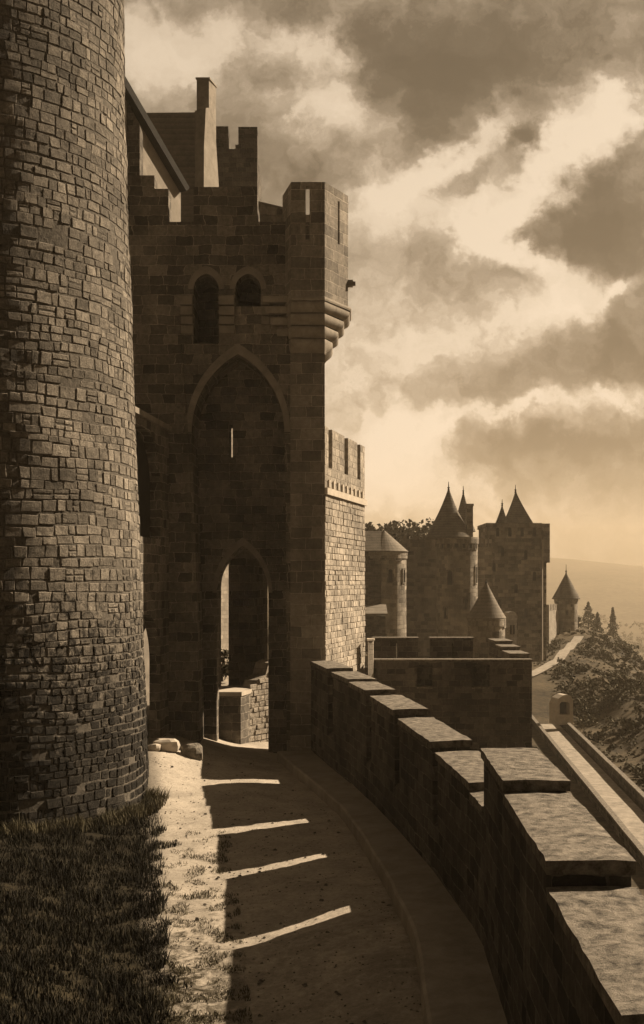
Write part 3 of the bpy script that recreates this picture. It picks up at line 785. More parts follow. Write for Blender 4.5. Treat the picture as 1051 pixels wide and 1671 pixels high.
# ---------------------------------------------------------------- buildings rising behind the gate
def on_plane(px, py, p0, n):
    d = Vector(((px-CX)/F, 1, (HY-py)/F)); t = Vector(p0).dot(Vector(n)) / d.dot(Vector(n)); return d*t
def build_back():
    # gabled house with the sunlit gable end
    N = Vector((.90, -.436, 0)).normalized(); U = Vector((-N.y, N.x, 0)); p0 = P(262, 300, 56.0)
    root = thing('gabled_house', 'house with steep sunlit gable and dark roof edge above the gate battlements', 'house', (p0.x, p0.y, 0))
    def uw(px, py): q = on_plane(px, py, p0, N) - Vector((p0.x, p0.y, 0)); return (q.dot(U), q.z)
    O = (p0.x, p0.y, 0)
    g = MB(); g.plate([(uw(180, 420)[0], -9), (uw(295, 420)[0], -9), uw(295, 308), uw(205, 150), uw(180, 150)], [], O, U, (0,0,1), N, .8)
    obj('gable_wall', g, M['gable'], root)
    r_ = MB(); r_.plate([uw(180, 105), uw(188, 118), uw(299, 308), uw(294, 314), uw(180, 121)], [], Vector(O) + N*.40, U, (0,0,1), N, 9)
    obj('roof', r_, M['wood'], root)
    b_ = MB(); b_.plate([(uw(180, 420)[0], -9), (uw(293, 420)[0], -9), uw(293, 322), uw(180, 140)], [], Vector(O) - N*.81, U, (0,0,1), N, 8); obj('house_wall', b_, M['outer'], root)
    pr = MB(); Yq = 53.4; pr.plate([(PX(190, Yq), -2), (PX(228, Yq), -2), (PX(228, Yq), PZ(204, Yq)), (PX(212, Yq), PZ(172, Yq)), (PX(190, Yq), PZ(136, Yq))], [], (0, Yq, 0), (1,0,0), (0,0,1), (0,-1,0), 1.0); obj('corner_pier', pr, M['outer'], root)
    # taller house: dark slope, lit gable strip, chimney
    N = Vector((.93, -.367, 0)).normalized(); U = Vector((-N.y, N.x, 0)); p0 = P(340, 250, 66.0); O = Vector((p0.x, p0.y, 0))
    root = thing('tall_house', 'taller house with broad dark roof slope, pale gable strip and one chimney', 'house', (p0.x, p0.y, 0))
    g = MB(); g.plate([(uw(329, 420)[0], -9), (uw(359, 420)[0], -9), uw(359, 420), uw(357, 300), uw(352, 222), uw(345, 176), uw(336, 176), uw(333, 240)], [], O, U, (0,0,1), N, .6)
    obj('gable_wall', g, M['gable'], root)
    Y = 66.0; w = MB()
    xl, xr = PX(225, Y), PX(331, Y) 
    w.add([(xl, Y-1, -9), (xr, Y-1, -9), (xr+.15, Y+2.2, PZ(183, Y+2.2)), (xl, Y+2.2, PZ(184, Y+2.2)), (xl, Y+5, -9), (xr, Y+5, -9)],
          [(0,1,2,3), (1,5,2), (0,3,4), (2,5,4,3), (0,4,5,1)])
    obj('roof', w, M['tile'], root)
    ch = MB(); Yc = 66.9; q = P(330, 180, Yc); x0, x1 = PX(321, Yc), PX(341, Yc)
    U2 = Vector((.3, .954)); ch.prism([(x0, Yc), (x1, Yc), (x1+U2.x*1.1, Yc+U2.y*1.1), (x0+U2.x*1.1, Yc+U2.y*1.1)], PZ(260, Yc), PZ(130, Yc))
    ch.prism([(x0-.06, Yc-.08), (x1+.06, Yc-.08), (x1+U2.x*1.1+.06, Yc+U2.y*1.1+.08), (x0+U2.x*1.1-.06, Yc+U2.y*1.1+.08)], PZ(130, Yc)+.003, PZ(127, Yc))
    ch.box(x0-.12, x0-.003, Yc, Yc+1.0, PZ(260, Yc), PZ(180, Yc))
    obj('chimney', ch, M['gable'], root)
    # battlemented tower
    Y = 74.0
    root = thing('battlemented_tower', 'dark tower with two merlons and a notch between, beside the chimney', 'tower', (PX(385, Y), Y, 0))
    m_ = MB(); m_.box(PX(346, Y), PX(420, Y), Y, Y+5, -8, PZ(243, Y)); obj('wall', m_, M['outer'], root)
    for x0, x1, yt in ((346, 372.5, 206), (389, 420, 207)):
        q = MB(); q.box(PX(x0, Y), PX(x1, Y), Y, Y+1, PZ(243, Y)+.003, PZ(yt, Y)); obj('merlon', q, M['outer'], root)
    q = MB(); q.box(PX(384, Y), PX(389, Y)-.003, Y, Y+1, PZ(243, Y)+.003, PZ(236, Y)); obj('merlon_step', q, M['outer'], root)
    # low roof between merlon and turret
    Y = 49.6
    root = thing('lean_to_roof', 'small slanting roof showing between the middle merlon and corner turret', 'roof', (PX(440, Y), Y, PZ(360, Y)))
    q = MB(); x0, x1 = PX(424, Y), PX(475, Y)
    q.prism([(x0, Y), (x1, Y), (x1, Y+2), (x0, Y+2)], GZ(375), [PZ(332, Y), PZ(345, Y), PZ(345, Y), PZ(332, Y)]); obj('wall_body', q, M['castle'], root)
    q = MB(); q.prism([(x0-.1, Y-.1), (x1, Y-.1), (x1, Y+2.1), (x0-.1, Y+2.1)], [PZ(332, Y)+.01, PZ(345, Y)+.01, PZ(345, Y)+.01, PZ(332, Y)+.01], [PZ(329, Y), PZ(342, Y), PZ(342, Y), PZ(329, Y)]); obj('roof_slab', q, M['tile'], root)
build_back()

# ---------------------------------------------------------------- dark bastion of the outer wall
def build_bastion():
    Y, Yb = 57.4, 66.0
    root = thing('outer_bastion', 'dark square bastion of the outer wall with merlons, right of the sunlit rampart', 'bastion', (PX(740, Y), Y, -14))
    x0, x1 = PX(606, Y), PX(868, Y); zt = PZ(1079, Y)
    mb = MB()
    niche = []
    for a, b in ((680, 706), (770, 799)):
        niche.append([(PX(a, Y), PZ(1121, Y)), (PX(b, Y), PZ(1121, Y)), (PX(b, Y), PZ(1085, Y)), (PX(a, Y), PZ(1085, Y))])
    mb.plate([(x0, -16), (x1, -16), (x1, zt), (x0, zt)], niche, (0, Y, 0), (1,0,0), (0,0,1), (0,-1,0), .7)
    mb.box(x0, x1-.003, Y+.704, Y+1.2, -16, zt-.1)
    # floor and the other walls
    mb.box(x0, x1-.7, Y+1.2, Yb, -16, zt-1.7)
    mb.box(x0, x1, Yb, Yb+.8, -16, zt-1.0)
    mb.box(x1-.7, x1, Y+1.2, Yb, -16, zt-.25)
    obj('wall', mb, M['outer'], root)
    c = MB(); c.box(x0-.02, x1+.04, Y-.05, Y+.7, zt+.003, zt+.10); obj('coping', c, M['cap'], root)
    for a, b in ((680, 706), (770, 799)):
        s_ = MB(); s_.box(PX(a, Y)+.003, PX(b, Y)-.003, Y-.06, Y+.698, PZ(1124, Y), PZ(1121, Y)+.002); obj('niche_sill', s_, M['cap'], root)
    for k, (a, b, ss) in enumerate(((609, 682, 648), (703, 772, 738))):
        xa, xb, xs = PX(a, Yb), PX(b, Yb), PX(ss, Yb); zm, z0 = PZ(1043, Yb), zt-1.0
        m_ = MB(); m_.plate([(xa, z0+.003), (xb, z0+.003), (xb, zm), (xa, zm)], [[(xs-.05, z0+.3), (xs+.05, z0+.3), (xs+.05, zm-.25), (xs-.05, zm-.25)]], (0, Yb, 0), (1,0,0), (0,0,1), (0,-1,0), .8)
        obj('merlon', m_, M['outer'], root)
        c = MB(); c.box(xa-.05, xb+.05, Yb-.06, Yb+.86, zm+.003, zm+.1); obj('merlon_cap', c, M['cap'], root)
    # stepped caps along the right-hand wall
    pts = [(770, 1042, 66.0), (800, 1051, 63.4), (828, 1061, 61.0), (868, 1074, 57.5)]
    for (pa, qa, ya), (pb, qb, yb) in zip(pts, pts[1:]):
        z = PZ((qa+qb)/2, (ya+yb)/2)
        m_ = MB(); m_.box(x1-.95, x1+.003, yb+.004 + (.76 if yb < 58 else 0), ya, zt-.25+.003, z); obj('merlon', m_, M['outer'], root)
        c = MB(); c.box(x1-1.0, x1+.06, yb+.006 + (.76 if yb < 58 else 0), ya-.004, z+.003, z+.1); obj('merlon_cap', c, M['cap'], root)
    # lit pier at the left end
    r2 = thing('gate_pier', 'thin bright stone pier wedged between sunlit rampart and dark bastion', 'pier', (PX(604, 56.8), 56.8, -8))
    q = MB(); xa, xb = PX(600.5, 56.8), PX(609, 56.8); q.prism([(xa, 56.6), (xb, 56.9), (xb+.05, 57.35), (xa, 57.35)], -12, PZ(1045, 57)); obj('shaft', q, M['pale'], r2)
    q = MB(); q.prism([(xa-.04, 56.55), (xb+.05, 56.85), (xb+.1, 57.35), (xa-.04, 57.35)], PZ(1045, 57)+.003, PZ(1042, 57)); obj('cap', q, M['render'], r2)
build_bastion()

# ---------------------------------------------------------------- the castle in the distance
def window(root, px, py, w, h, cx, cy, r, Y):
    """dark loophole set in a round wall: a recessed panel inside a thin stone frame"""
    x = PX(px, Y); dx = max(-.97, min(.97, (x - cx)/r)); y = cy - r*math.sqrt(1 - dx*dx)
    z = PZ(py, Y); nx, ny = dx, -math.sqrt(1 - dx*dx); tx, ty = -ny, nx
    f = MB(); O = (x + nx*.10, y + ny*.10, z)
    f.plate([(-w/2-.16, -h/2-.16), (w/2+.16, -h/2-.16), (w/2+.16, h/2+.16), (-w/2-.16, h/2+.16)], [arch(-w/2, w/2, -h/2, h/2-w*.4, h/2, 5)], O, (tx, ty, 0), (0,0,1), (nx, ny, 0), .3)
    fr = obj('window', f, M['castle'], root)
    p = MB(); p.plate([(-w/2-.05, -h/2-.05), (w/2+.05, -h/2-.05), (w/2+.05, h/2+.05), (-w/2-.05, h/2+.05)], [], (x + nx*.02, y + ny*.02, z), (tx, ty, 0), (0,0,1), (nx, ny, 0), .1)
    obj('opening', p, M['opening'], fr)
def finial(root, x, y, z0, z1):
    f = MB(); h = z1 - z0
    f.lathe(x, y, [(.16, z0-.25), (.11, z0+.1*h), (.20, z0+.2*h), (.07, z0+.32*h), (.035, z1)], 8); obj('finial', f, M['iron'], root)
def round_castle(name, label, px, r_px, ytop, ybase, Y, cone=None, eave=1.14, wins=(), fin=None, mat='castle_round', rmat='slate', bell=.12):
    cx, r = PX(px, Y), r_px*Y/F; cy = Y + r
    zt, zb = PZ(ytop, Y), PZ(ybase, Y)
    root = thing(name, label, 'tower', (cx, cy, zb))
    b = MB(); b.lathe(cx, cy, [(r*1.03, zb), (r, zb + (zt-zb)*.15), (r, zt - .9), (r*1.05, zt-.85), (r*1.05, zt)], 44); obj('wall', b, M[mat], root)
    if cone:
        apx, apy, yb_, hw = cone; za, ze = PZ(apy, cy), PZ(yb_, Y); re = hw*Y/F
        c = MB(); prof = [(re*.98, ze-.12), (re, ze)]
        n = 7
        for i in range(1, n+1):
            t = i/n; k = (1-t)*(1 - bell*math.sin(math.pi*t)) ; prof.append((max(re*k, .03), ze + (za-ze)*t))
        dx = PX(apx, cy) - cx
        c.lathe(cx + dx*.0, cy, prof, 40)
        obj('roof', c, M[rmat], root)
        if fin: finial(root, cx, cy, za-.1, PZ(fin, cy))
    for (wx, wy, w, h) in wins: window(root, wx, wy, w, h, cx, cy, r, Y)
    return root, cx, cy, r
def crenels(root, cx, cy, r, z, n, h, mat, frac=.6):
    for i in range(n):
        a0 = 2*math.pi*i/n; a1 = a0 + 2*math.pi/n*frac; m_ = MB(); k = 4
        outp = [(cx + r*math.cos(a0+(a1-a0)*j/k), cy + r*math.sin(a0+(a1-a0)*j/k)) for j in range(k+1)]
        inp = [(cx + (r-.5)*math.cos(a0+(a1-a0)*j/k), cy + (r-.5)*math.sin(a0+(a1-a0)*j/k)) for j in range(k, -1, -1)]
        m_.prism(outp + inp, z+.003, z+h); obj('merlon', m_, mat, root)
def build_castle():
    K = 147.0
    # low tower with flat hipped roof, half hidden by the rampart
    Y = 140.0
    root, cx, cy, r = round_castle('castle_tower', 'squat round tower under a low tiled roof, next to the sunlit rampart', 629, 37, 900, 1062, Y, None, wins=[(637, 940, .55, 1.7), (660, 940, .4, 1.6), (606, 909, .8, .6), (624, 909, .6, .6), (650, 909, .8, .6)])
    c = MB(); re = 40.5*Y/F; z0, z1 = PZ(899, Y), PZ(866, Y+3)
    c.lathe(cx, cy, [(re*.985, z0-.12), (re, z0), (re*.03, z1)], 32); c.prism([(cx-7, cy-re*.98), (cx-.2, cy-re*.98), (cx-.2, cy), (cx-7, cy)], z0-.1, [z0+.02, z0+.02, z1-.05, z1-.05]); obj('roof', c, M['tile'], root)
    # pent building leaning on it
    Yp = 136.0
    r1 = thing('pent_house', 'small dark building with pent roof leaning on the squat tower', 'building', (PX(605, Yp), Yp, PZ(1060, Yp)))
    q = MB(); q.box(PX(570, Yp), PX(622, Yp), Yp, Yp+3, PZ(1062, Yp), PZ(920, Yp)); obj('wall', q, M['outer'], r1)
    q = MB(); q.prism([(PX(568, Yp), Yp-3.2), (PX(630, Yp), Yp-3.2), (PX(630, Yp), Yp-.003), (PX(568, Yp), Yp-.003)], [PZ(1003, Yp)]*2 + [PZ(990, Yp)]*2, [PZ(1000, Yp)]*2 + [PZ(986, Yp)]*2); obj('roof', q, M['tile'], r1)
    q = MB(); q.box(PX(570, Yp), PX(627, Yp), Yp-2.8, Yp-.4, PZ(1062, Yp), PZ(1004, Yp)); obj('lower_wall', q, M['outer'], r1)
    # curtain between the two round towers
    Yc = 156.0
    r2 = thing('castle_wall', 'high dark castle wall between the squat tower and the big cone-roofed tower', 'wall', (PX(692, Yc), Yc, PZ(1062, Yc)))
    q = MB(); q.box(PX(655, Yc), PX(728, Yc), Yc, Yc+2, PZ(1075, Yc), PZ(880, Yc)); obj('wall_body', q, M['castle'], r2)
    for k in range(4):
        q = MB(); a = 658 + k*16; q.box(PX(a, Yc), PX(a+10, Yc), Yc+.01, Yc+.8, PZ(880, Yc)+.003, PZ(873, Yc)); obj('merlon', q, M['castle'], r2)
    # big cone-roofed tower
    root, cx, cy, r = round_castle('castle_tower', 'largest round tower with tall slate cone and chimney, left of the square keep', 750, 34, 876, 1075, K, None,
        wins=[(735, 943, .7, 1.9), (745, 888, .55, .9), (779, 938, .4, 2.2), (724, 890, .4, .7), (768, 889, .5, .9), (733, 889, .4, .8), (757, 889, .4, .8), (778, 890, .4, .8), (760, 985, .35, 1.5), (728, 1000, .35, 1.4)])
    Yr = K + .6
    rc = MB(); ccx, ccy, re = PX(736, K), cy, 39*K/F; za, ze = PZ(797, ccy), PZ(876, K)
    rc.lathe(ccx, ccy, [(re*.98, ze-.15), (re, ze), (re*.80, ze+(za-ze)*.17), (re*.62, ze+(za-ze)*.33), (re*.44, ze+(za-ze)*.5), (re*.27, ze+(za-ze)*.68), (re*.12, ze+(za-ze)*.86), (.04, za)], 40)
    obj('roof', rc, M['slate'], root); finial(root, ccx, ccy, za-.1, PZ(786, ccy))
    ch = MB(); yk = cy - 1.5; ch.box(PX(762, yk), PX(772, yk), yk, yk+1.1, PZ(885, yk), PZ(826, yk)); ch.box(PX(761, yk), PX(773, yk), yk-.1, yk+1.2, PZ(826, yk)+.003, PZ(822, yk)); obj('chimney', ch, M['castle'], root)
    # battlemented turret wall on its right shoulder
    Yq = K + 9
    r3 = thing('castle_wall', 'short battlemented castle wall between the largest round tower and the keep', 'wall', (PX(790, Yq), Yq, PZ(1070, Yq)))
    q = MB(); q.box(PX(772, Yq), PX(804, Yq), Yq, Yq+2, PZ(1075, Yq), PZ(892, Yq)); obj('wall_body', q, M['castle'], r3)
    for k in range(4):
        q = MB(); a = 779 + k*6.4; q.box(PX(a, Yq), PX(a+4.4, Yq), Yq+.01, Yq+.7, PZ(892, Yq)+.003, PZ(878, Yq)); obj('merlon', q, M['castle'], r3)
    # second cone behind
    Y2 = 178.0
    round_castle('castle_tower', 'slim round tower whose cone shows behind the chimney of the largest tower', 758, 15, 868, 1060, Y2, (758, 802, 866, 20), fin=793)
    # square keep
    Yk = 166.0
    r4 = thing('square_keep', 'tall square keep with flat top, dark front and a lit strip down its right edge', 'keep', (PX(845, Yk), Yk, PZ(1095, Yk)))
    q = MB(); q.box(PX(795, Yk), PX(884, Yk), Yk, Yk+9, PZ(1110, Yk), PZ(860, Yk)); obj('wall', q, M['castle'], r4)
    q = MB(); q.box(PX(793, Yk), PX(884.5, Yk), Yk-.15, Yk+9.1, PZ(860, Yk)+.003, PZ(853.5, Yk)); obj('parapet', q, M['castle'], r4)
    q = MB(); xa, xb = PX(884, Yk)+.003, PX(893, Yk)
    q.prism([(xa, Yk+.55), (xb, Yk+.55), (xb, Yk+8), (xa, Yk+8)], PZ(1105, Yk), PZ(918, Yk)); obj('buttress', q, M['castle'], r4)
    q = MB(); q.prism([(PX(889, Yk), Yk+.3), (PX(898, Yk), Yk+.3), (PX(898, Yk), Yk+8), (PX(884, Yk)+.1, Yk+8), (PX(884, Yk)+.1, Yk+.5)], PZ(918, Yk)+.003, PZ(854, Yk)); obj('corner_turret', q, M['castle'], r4)
    q = MB(); xs = PX(886, Yk); q.prism([(xs-.08, Yk+.1), (xs+.12, Yk+.3), (xs+.16, Yk+.53), (xs-.08, Yk+.53)], PZ(1100, Yk), PZ(880, Yk)); obj('edge_moulding', q, M['render'], r4)
    for px in (866, 878):
        q = MB(); q.box(PX(px, Yk), PX(px+1.5, Yk), Yk-.12, Yk-.003, PZ(1100, Yk), PZ(870, Yk)); obj('pilaster', q, M['castle'], r4)
    for (px, py) in ((820, 900), (842, 960), (842, 1020), (815, 985), (806, 925), (858, 905), (872, 940), (858, 1000), (812, 868), (832, 868), (852, 868), (872, 868)):
        w = MB(); x = PX(px, Yk); z = PZ(py, Yk)
        w.plate([(x-.45, z-.9), (x+.45, z-.9), (x+.45, z+.9), (x-.45, z+.9)], [arch(x-.25, x+.25, z-.7, z+.4, z+.65, 4)], (0, Yk-.1, 0), (1,0,0), (0,0,1), (0,-1,0), .098); f = obj('window', w, M['castle'], r4)
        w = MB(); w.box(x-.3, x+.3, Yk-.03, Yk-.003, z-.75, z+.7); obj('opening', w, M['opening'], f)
    # pyramidal roofs above the keep
    for (nm, lab, a, b, apx, apy, yb_, fin, Yr) in (('pyramid_roof', 'tall pointed slate roof rising above the square keep', 827, 870, 845, 800, 853, 789, 172.0),
                                             ('pyramid_roof', 'smaller slate spire left of the tall pointed roof above the keep', 811, 829, 821, 822, 853, 814, 176.0)):
        rr = thing(nm, lab, 'roof', (PX(apx, Yr), Yr, PZ(853, Yr)))
        x0, x1 = PX(a, Yr), PX(b, Yr); w = (x1-x0); xm = PX(apx, Yr); z0, za = PZ(yb_, Yr), PZ(apy, Yr+w/2)
        q = MB(); rings = []
        for t, k in ((0, 1), (.12, .86), (.35, .60), (.6, .34), (.85, .11), (1, .012)):
            h = w/2*k; cxx = (x0+x1)/2*(1-t) + xm*t; rings.append([(cxx-h, Yr+w/2-h, z0+(za-z0)*t), (cxx+h, Yr+w/2-h, z0+(za-z0)*t), (cxx+h, Yr+w/2+h, z0+(za-z0)*t), (cxx-h, Yr+w/2+h, z0+(za-z0)*t)])
        q.loft(rings); obj('roof', q, M['slate'], rr)
        q = MB(); q.box(x0+.2, x1-.2, Yr+.2, Yr+w-.2, PZ(900, Yr), z0-.003); obj('wall', q, M['castle'], rr)
        finial(rr, xm, Yr+w/2, za-.15, PZ(fin, Yr))
    # low cone-roofed turret in front of the keep
    Y5 = 112.0
    root, cx, cy, r = round_castle('castle_turret', 'low turret with pale lit cone roof standing in front of the keep', 798, 31, 1009, 1075, Y5, (798, 949, 1009, 33), fin=945, wins=[(800, 1018, .35, .6), (826, 1018, .3, .6), (775, 1016, .3, .6)], rmat='tile', bell=.06)
    r6 = thing('wall_stub', 'round-headed lit stub of wall right of the low cone-roofed turret', 'wall', (PX(837, Y5+3), Y5+3, PZ(1075, Y5)))
    Yw = Y5 + 2.5; N6 = Vector((.5, -.866)); U6 = Vector((.866, .5)); a = Vector((PX(827, Yw), Yw)); L = 18.5*Yw/F/.866
    q = MB(); q.plate(arch(0, L, PZ(1085, Yw), PZ(1006, Yw), PZ(999, Yw), 6), [], (a.x, a.y, 0), (U6.x, U6.y, 0), (0,0,1), (N6.x, N6.y, 0), .6); obj('wall_body', q, M['pale'], r6)
    for k in range(2):
        q = MB(); u = L*(.35 + .3*k); q.plate([(u, PZ(1035, Yw)), (u+.12, PZ(1035, Yw)), (u+.12, PZ(1020, Yw)), (u, PZ(1020, Yw))], [], (a.x+N6.x*.05, a.y+N6.y*.05, 0), (U6.x, U6.y, 0), (0,0,1), (N6.x, N6.y, 0), .048); obj('slot', q, M['opening'], r6)
    # farther turret on the hillside with its wall
    Y7 = 205.0
    round_castle('hillside_turret', 'lone round turret with steep cone roof on the hillside at far right', 928, 18.5, 976, 1068, Y7, (924, 934, 977, 23), fin=921, wins=[(925, 1000, .4, .9)], mat='castle_round', bell=.02)
    Y8 = 207.0; a = Vector((PX(896, 196), 196.0)); b = Vector((PX(914, Y8), Y8)); U = (b-a); L = U.length; U /= L; N = Vector((U.y, -U.x))
    r8 = thing('castle_wall', 'low sunlit battlemented wall joining the keep to the hillside turret', 'wall', (a.x, a.y, PZ(1060, 200)))
    q = MB(); q.plate([(0, PZ(1075, 200)), (L, PZ(1075, 200)), (L, PZ(996, 200)), (0, PZ(996, 200))], [], (a.x, a.y, 0), (U.x, U.y, 0), (0,0,1), (N.x, N.y, 0), 1); obj('wall_body', q, M['pale'], r8)
    k = 0; u = 0
    while u < L - .8:
        q = MB(); z = PZ(996, 200); q.plate([(u, z+.003), (u+.9, z+.003), (u+.9, z+1.1), (u, z+1.1)], [], (a.x, a.y, 0), (U.x, U.y, 0), (0,0,1), (N.x, N.y, 0), .5); obj('merlon', q, M['pale'], r8)
        u += 1.7
build_castle()

# ---------------------------------------------------------------- road, walls and shelter on the hillside
def strip(name, pts, w, lift, mat, kind='structure', thick=None):
    mb = MB(); L, Rr = [], []
    for i, p in enumerate(pts):
        q = pts[min(i+1, len(pts)-1)]; o = pts[max(i-1, 0)]; d = Vector((q[0]-o[0], q[1]-o[1])).normalized(); n = Vector((d.y, -d.x))
        l = (p[0]-n.x*w/2, p[1]-n.y*w/2); r_ = (p[0]+n.x*w/2, p[1]+n.y*w/2)
        z = p[2] + lift; L.append((l[0], l[1], z)); Rr.append((r_[0], r_[1], z))
    vs = []
    for a, b in zip(L, Rr): vs += [a, b]
    mb.add(vs, [(2*i, 2*i+1, 2*i+3, 2*i+2) for i in range(len(pts)-1)])
    return struct(name, mb, mat)
def build_road():
    pts = []
    for i in range(60):
        y = 58 + i*1.6; x = road_x(y); pts.append((x, y, -16.0))
    # flat road bed a little above the land
    strip('road', pts, 2.2, .12, M['dust'])
    # low walls either side
    for nm, lab, off, h, w in (('roadside_wall', 'low dark wall along the downhill side of the road', 1.55, .8, .26), ('roadside_wall', 'low dark wall between the road and the foot of the bastion', -1.7, .7, .26)):
        root = thing(nm, lab, 'low wall', (road_x(95)+off, 95, -16))
        b = MB(); c = MB()
        sec, cap = [], []
        for (x, y, z) in pts[::2]:
            x += off; j = .04*mnoise.noise(Vector((y*.5, off, 0)))
            sec.append([(x-w/2, y, z-1.5), (x+w/2, y, z-1.5), (x+w/2, y, z+h+j), (x-w/2, y, z+h+j)])
            cap.append([(x-w/2-.06, y, z+h+j+.004), (x+w/2+.06, y, z+h+j+.004), (x+w/2+.06, y, z+h+j+.13), (x-w/2-.06, y, z+h+j+.13)])
        for m_, s_ in ((b, sec), (c, cap)):
            vs = [p for q in s_ for p in q]; m_.add(vs, [(k*4+i, (k+1)*4+i, (k+1)*4+(i+1) % 4, k*4+(i+1) % 4) for k in range(len(s_)-1) for i in range(4)])
            m_.add(s_[0], [(0,1,2,3)]); m_.add(s_[-1], [(3,2,1,0)])
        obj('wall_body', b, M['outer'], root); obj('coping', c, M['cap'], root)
    # pale track climbing to the hillside turret
    pp = []
    for i in range(22):
        t = i/21; x = 27.5 + (47.5-27.5)*t + .9*math.sin(t*5); y = 148 + 52*t
        pp.append((x, y, land_z(x, y)))
    strip('footpath', pp, 1.7, .25, M['dust'])
    # stone shelter with dark mouth
    Y = 118.0
    root = thing('stone_shelter', 'small pale stone shelter with dark mouth on the scrubby bank', 'shelter', (PX(920, Y), Y, -14.5))
    q = MB(); x0, x1 = PX(907, Y), PX(938, Y); z0, z1 = PZ(1168, Y), PZ(1134, Y)
    q.cur = 0
    q.plate([(x0, z0-1), (x1, z0-1), (x1, z1-.6), (x1-.25, z1-.2), (x1-.7, z1), (x0+.9, z1-.05), (x0+.3, z1-.4), (x0, z1-1.0)], [[(PX(914, Y), PZ(1167, Y)), (PX(932, Y), PZ(1167, Y)), (PX(932, Y), PZ(1149, Y)), (PX(928, Y), PZ(1146, Y)), (PX(917, Y), PZ(1146, Y)), (PX(914, Y), PZ(1149, Y))]], (0, Y, 0), (.97, .24, 0), (0,0,1), (.24, -.97, 0), 1.6)
    # plate is laid out from the origin of its plane
    for i, p in enumerate(q.v): q.v[i] = (p[0] + x0*.03, p[1] - x0*.24, p[2])
    obj('wall', q, M['render'], root)
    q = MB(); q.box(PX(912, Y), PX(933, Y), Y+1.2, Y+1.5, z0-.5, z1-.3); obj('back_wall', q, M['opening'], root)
build_road()

# ---------------------------------------------------------------- rubble at the gate
def rock(mb, c, sx, sy, sz, seed):
    rng = random.Random(seed); vs = []; n, k = 10, 6
    for j in range(k+1):
        ph = math.pi*j/k - math.pi/2
        for i in range(n):
            th = 2*math.pi*i/n; d = Vector((math.cos(ph)*math.cos(th), math.cos(ph)*math.sin(th), math.sin(ph)))
            s_ = 1 + .35*mnoise.noise(d*1.4 + Vector((seed, 0, 0))) + .12*mnoise.noise(d*4 + Vector((0, seed, 0)))
            q = d*s_; q = Vector([math.copysign(abs(v)**.75, v) for v in q])
            vs.append((c[0]+q.x*sx, c[1]+q.y*sy, c[2]+q.z*sz))
    mb.add(vs, [(j*n+i, j*n+(i+1) % n, (j+1)*n+(i+1) % n, (j+1)*n+i) for j in range(k) for i in range(n)])
for (px, py, w, h, lab) in ((272, 1222, .50, .26, 'flat pale boulder lying left of the gate buttress'), (314, 1222, .40, .32, 'rounded boulder against the foot of the gate buttress'), (252, 1232, .24, .14, 'small loose stone beside the flat pale boulder')):
    # find the ground point under this picture point
    Y = 39.0 if px > 260 else 38.6
    x = PX(px, Y); z = lices_z(x, Y); mb = MB(); rock(mb, (x, Y, z + h*.5), w, w*.7, h, px)
    tag(obj('boulder', mb, M['render'] if px < 300 else M['cap'], smooth=False, loc=(x, Y, z)), lab, 'boulder', 'boulders at the gate')

# ---------------------------------------------------------------- grass
def blades(region, n, hr, wr, seed):
    rng = random.Random(seed); mb = MB(); c = 0
    while c < n:
        p = region(rng)
        if p is None: continue
        x, y = p; z = lices_z(x, y) - .01
        h = rng.uniform(*hr)*(.75 + .9*max(-.5, mnoise.noise(Vector((x*1.3, y*1.3, seed))))); w = rng.uniform(*wr); a = rng.uniform(0, math.tau); l = rng.uniform(.1, .6)*h
        dx, dy = math.cos(a)*w/2, math.sin(a)*w/2; b = rng.uniform(0, math.tau); lx, ly = math.cos(b)*l, math.sin(b)*l
        mb.add([(x-dx, y-dy, z), (x+dx, y+dy, z), (x+dx*.6+lx*.4, y+dy*.6+ly*.4, z+h*.6), (x-dx*.6+lx*.4, y-dy*.6+ly*.4, z+h*.6), (x+lx, y+ly, z+h)], [(0,1,2,3), (3,2,4)])
        c += 1
    return mb
def in_tower(x, y, m=.05): return (x+10.34)**2 + (y-33)**2 < (5.12+m)**2
def bank(rng):
    y = 12.5 + 21*rng.random()**1.3; lo = PX(-40, y); e = x_grass(y) + .6*mnoise.noise(Vector((0, y*1.3, 0))) + .2*mnoise.noise(Vector((0, y*4.5, 3)))
    if lo > e: return None
    x = rng.uniform(lo, e + .15)
    if mnoise.noise(Vector((x*2.1, y*2.1, 8))) < -.12 and rng.random() < .75: return None
    if in_tower(x, y): return None
    return x, y
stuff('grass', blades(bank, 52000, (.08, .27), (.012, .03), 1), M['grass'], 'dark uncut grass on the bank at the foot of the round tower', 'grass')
def band(rng):
    y = 12.5 + 17*rng.random()**1.6; x = rng.uniform(x_grass(y), x_edge(y) + .5)
    if mnoise.noise(Vector((x*2.2, y*2.2, 1))) < -.12 + .016*(y-13): return None
    return x, y
stuff('weeds', blades(band, 17000, (.03, .11), (.01, .022), 2), M['drygrass'], 'thin dry weeds scattered over the sunlit edge of the path', 'weeds')
def foot(rng):
    a = R(rng.uniform(-100, 5)); r = 5.12 + rng.random()**2*.6; x, y = -10.34 + r*math.cos(a), 33 + r*math.sin(a)
    return x, y
stuff('tall_weeds', blades(foot, 6000, (.15, .5), (.012, .03), 4), M['drygrass'], 'taller dry weeds hugging the base of the round tower', 'weeds')

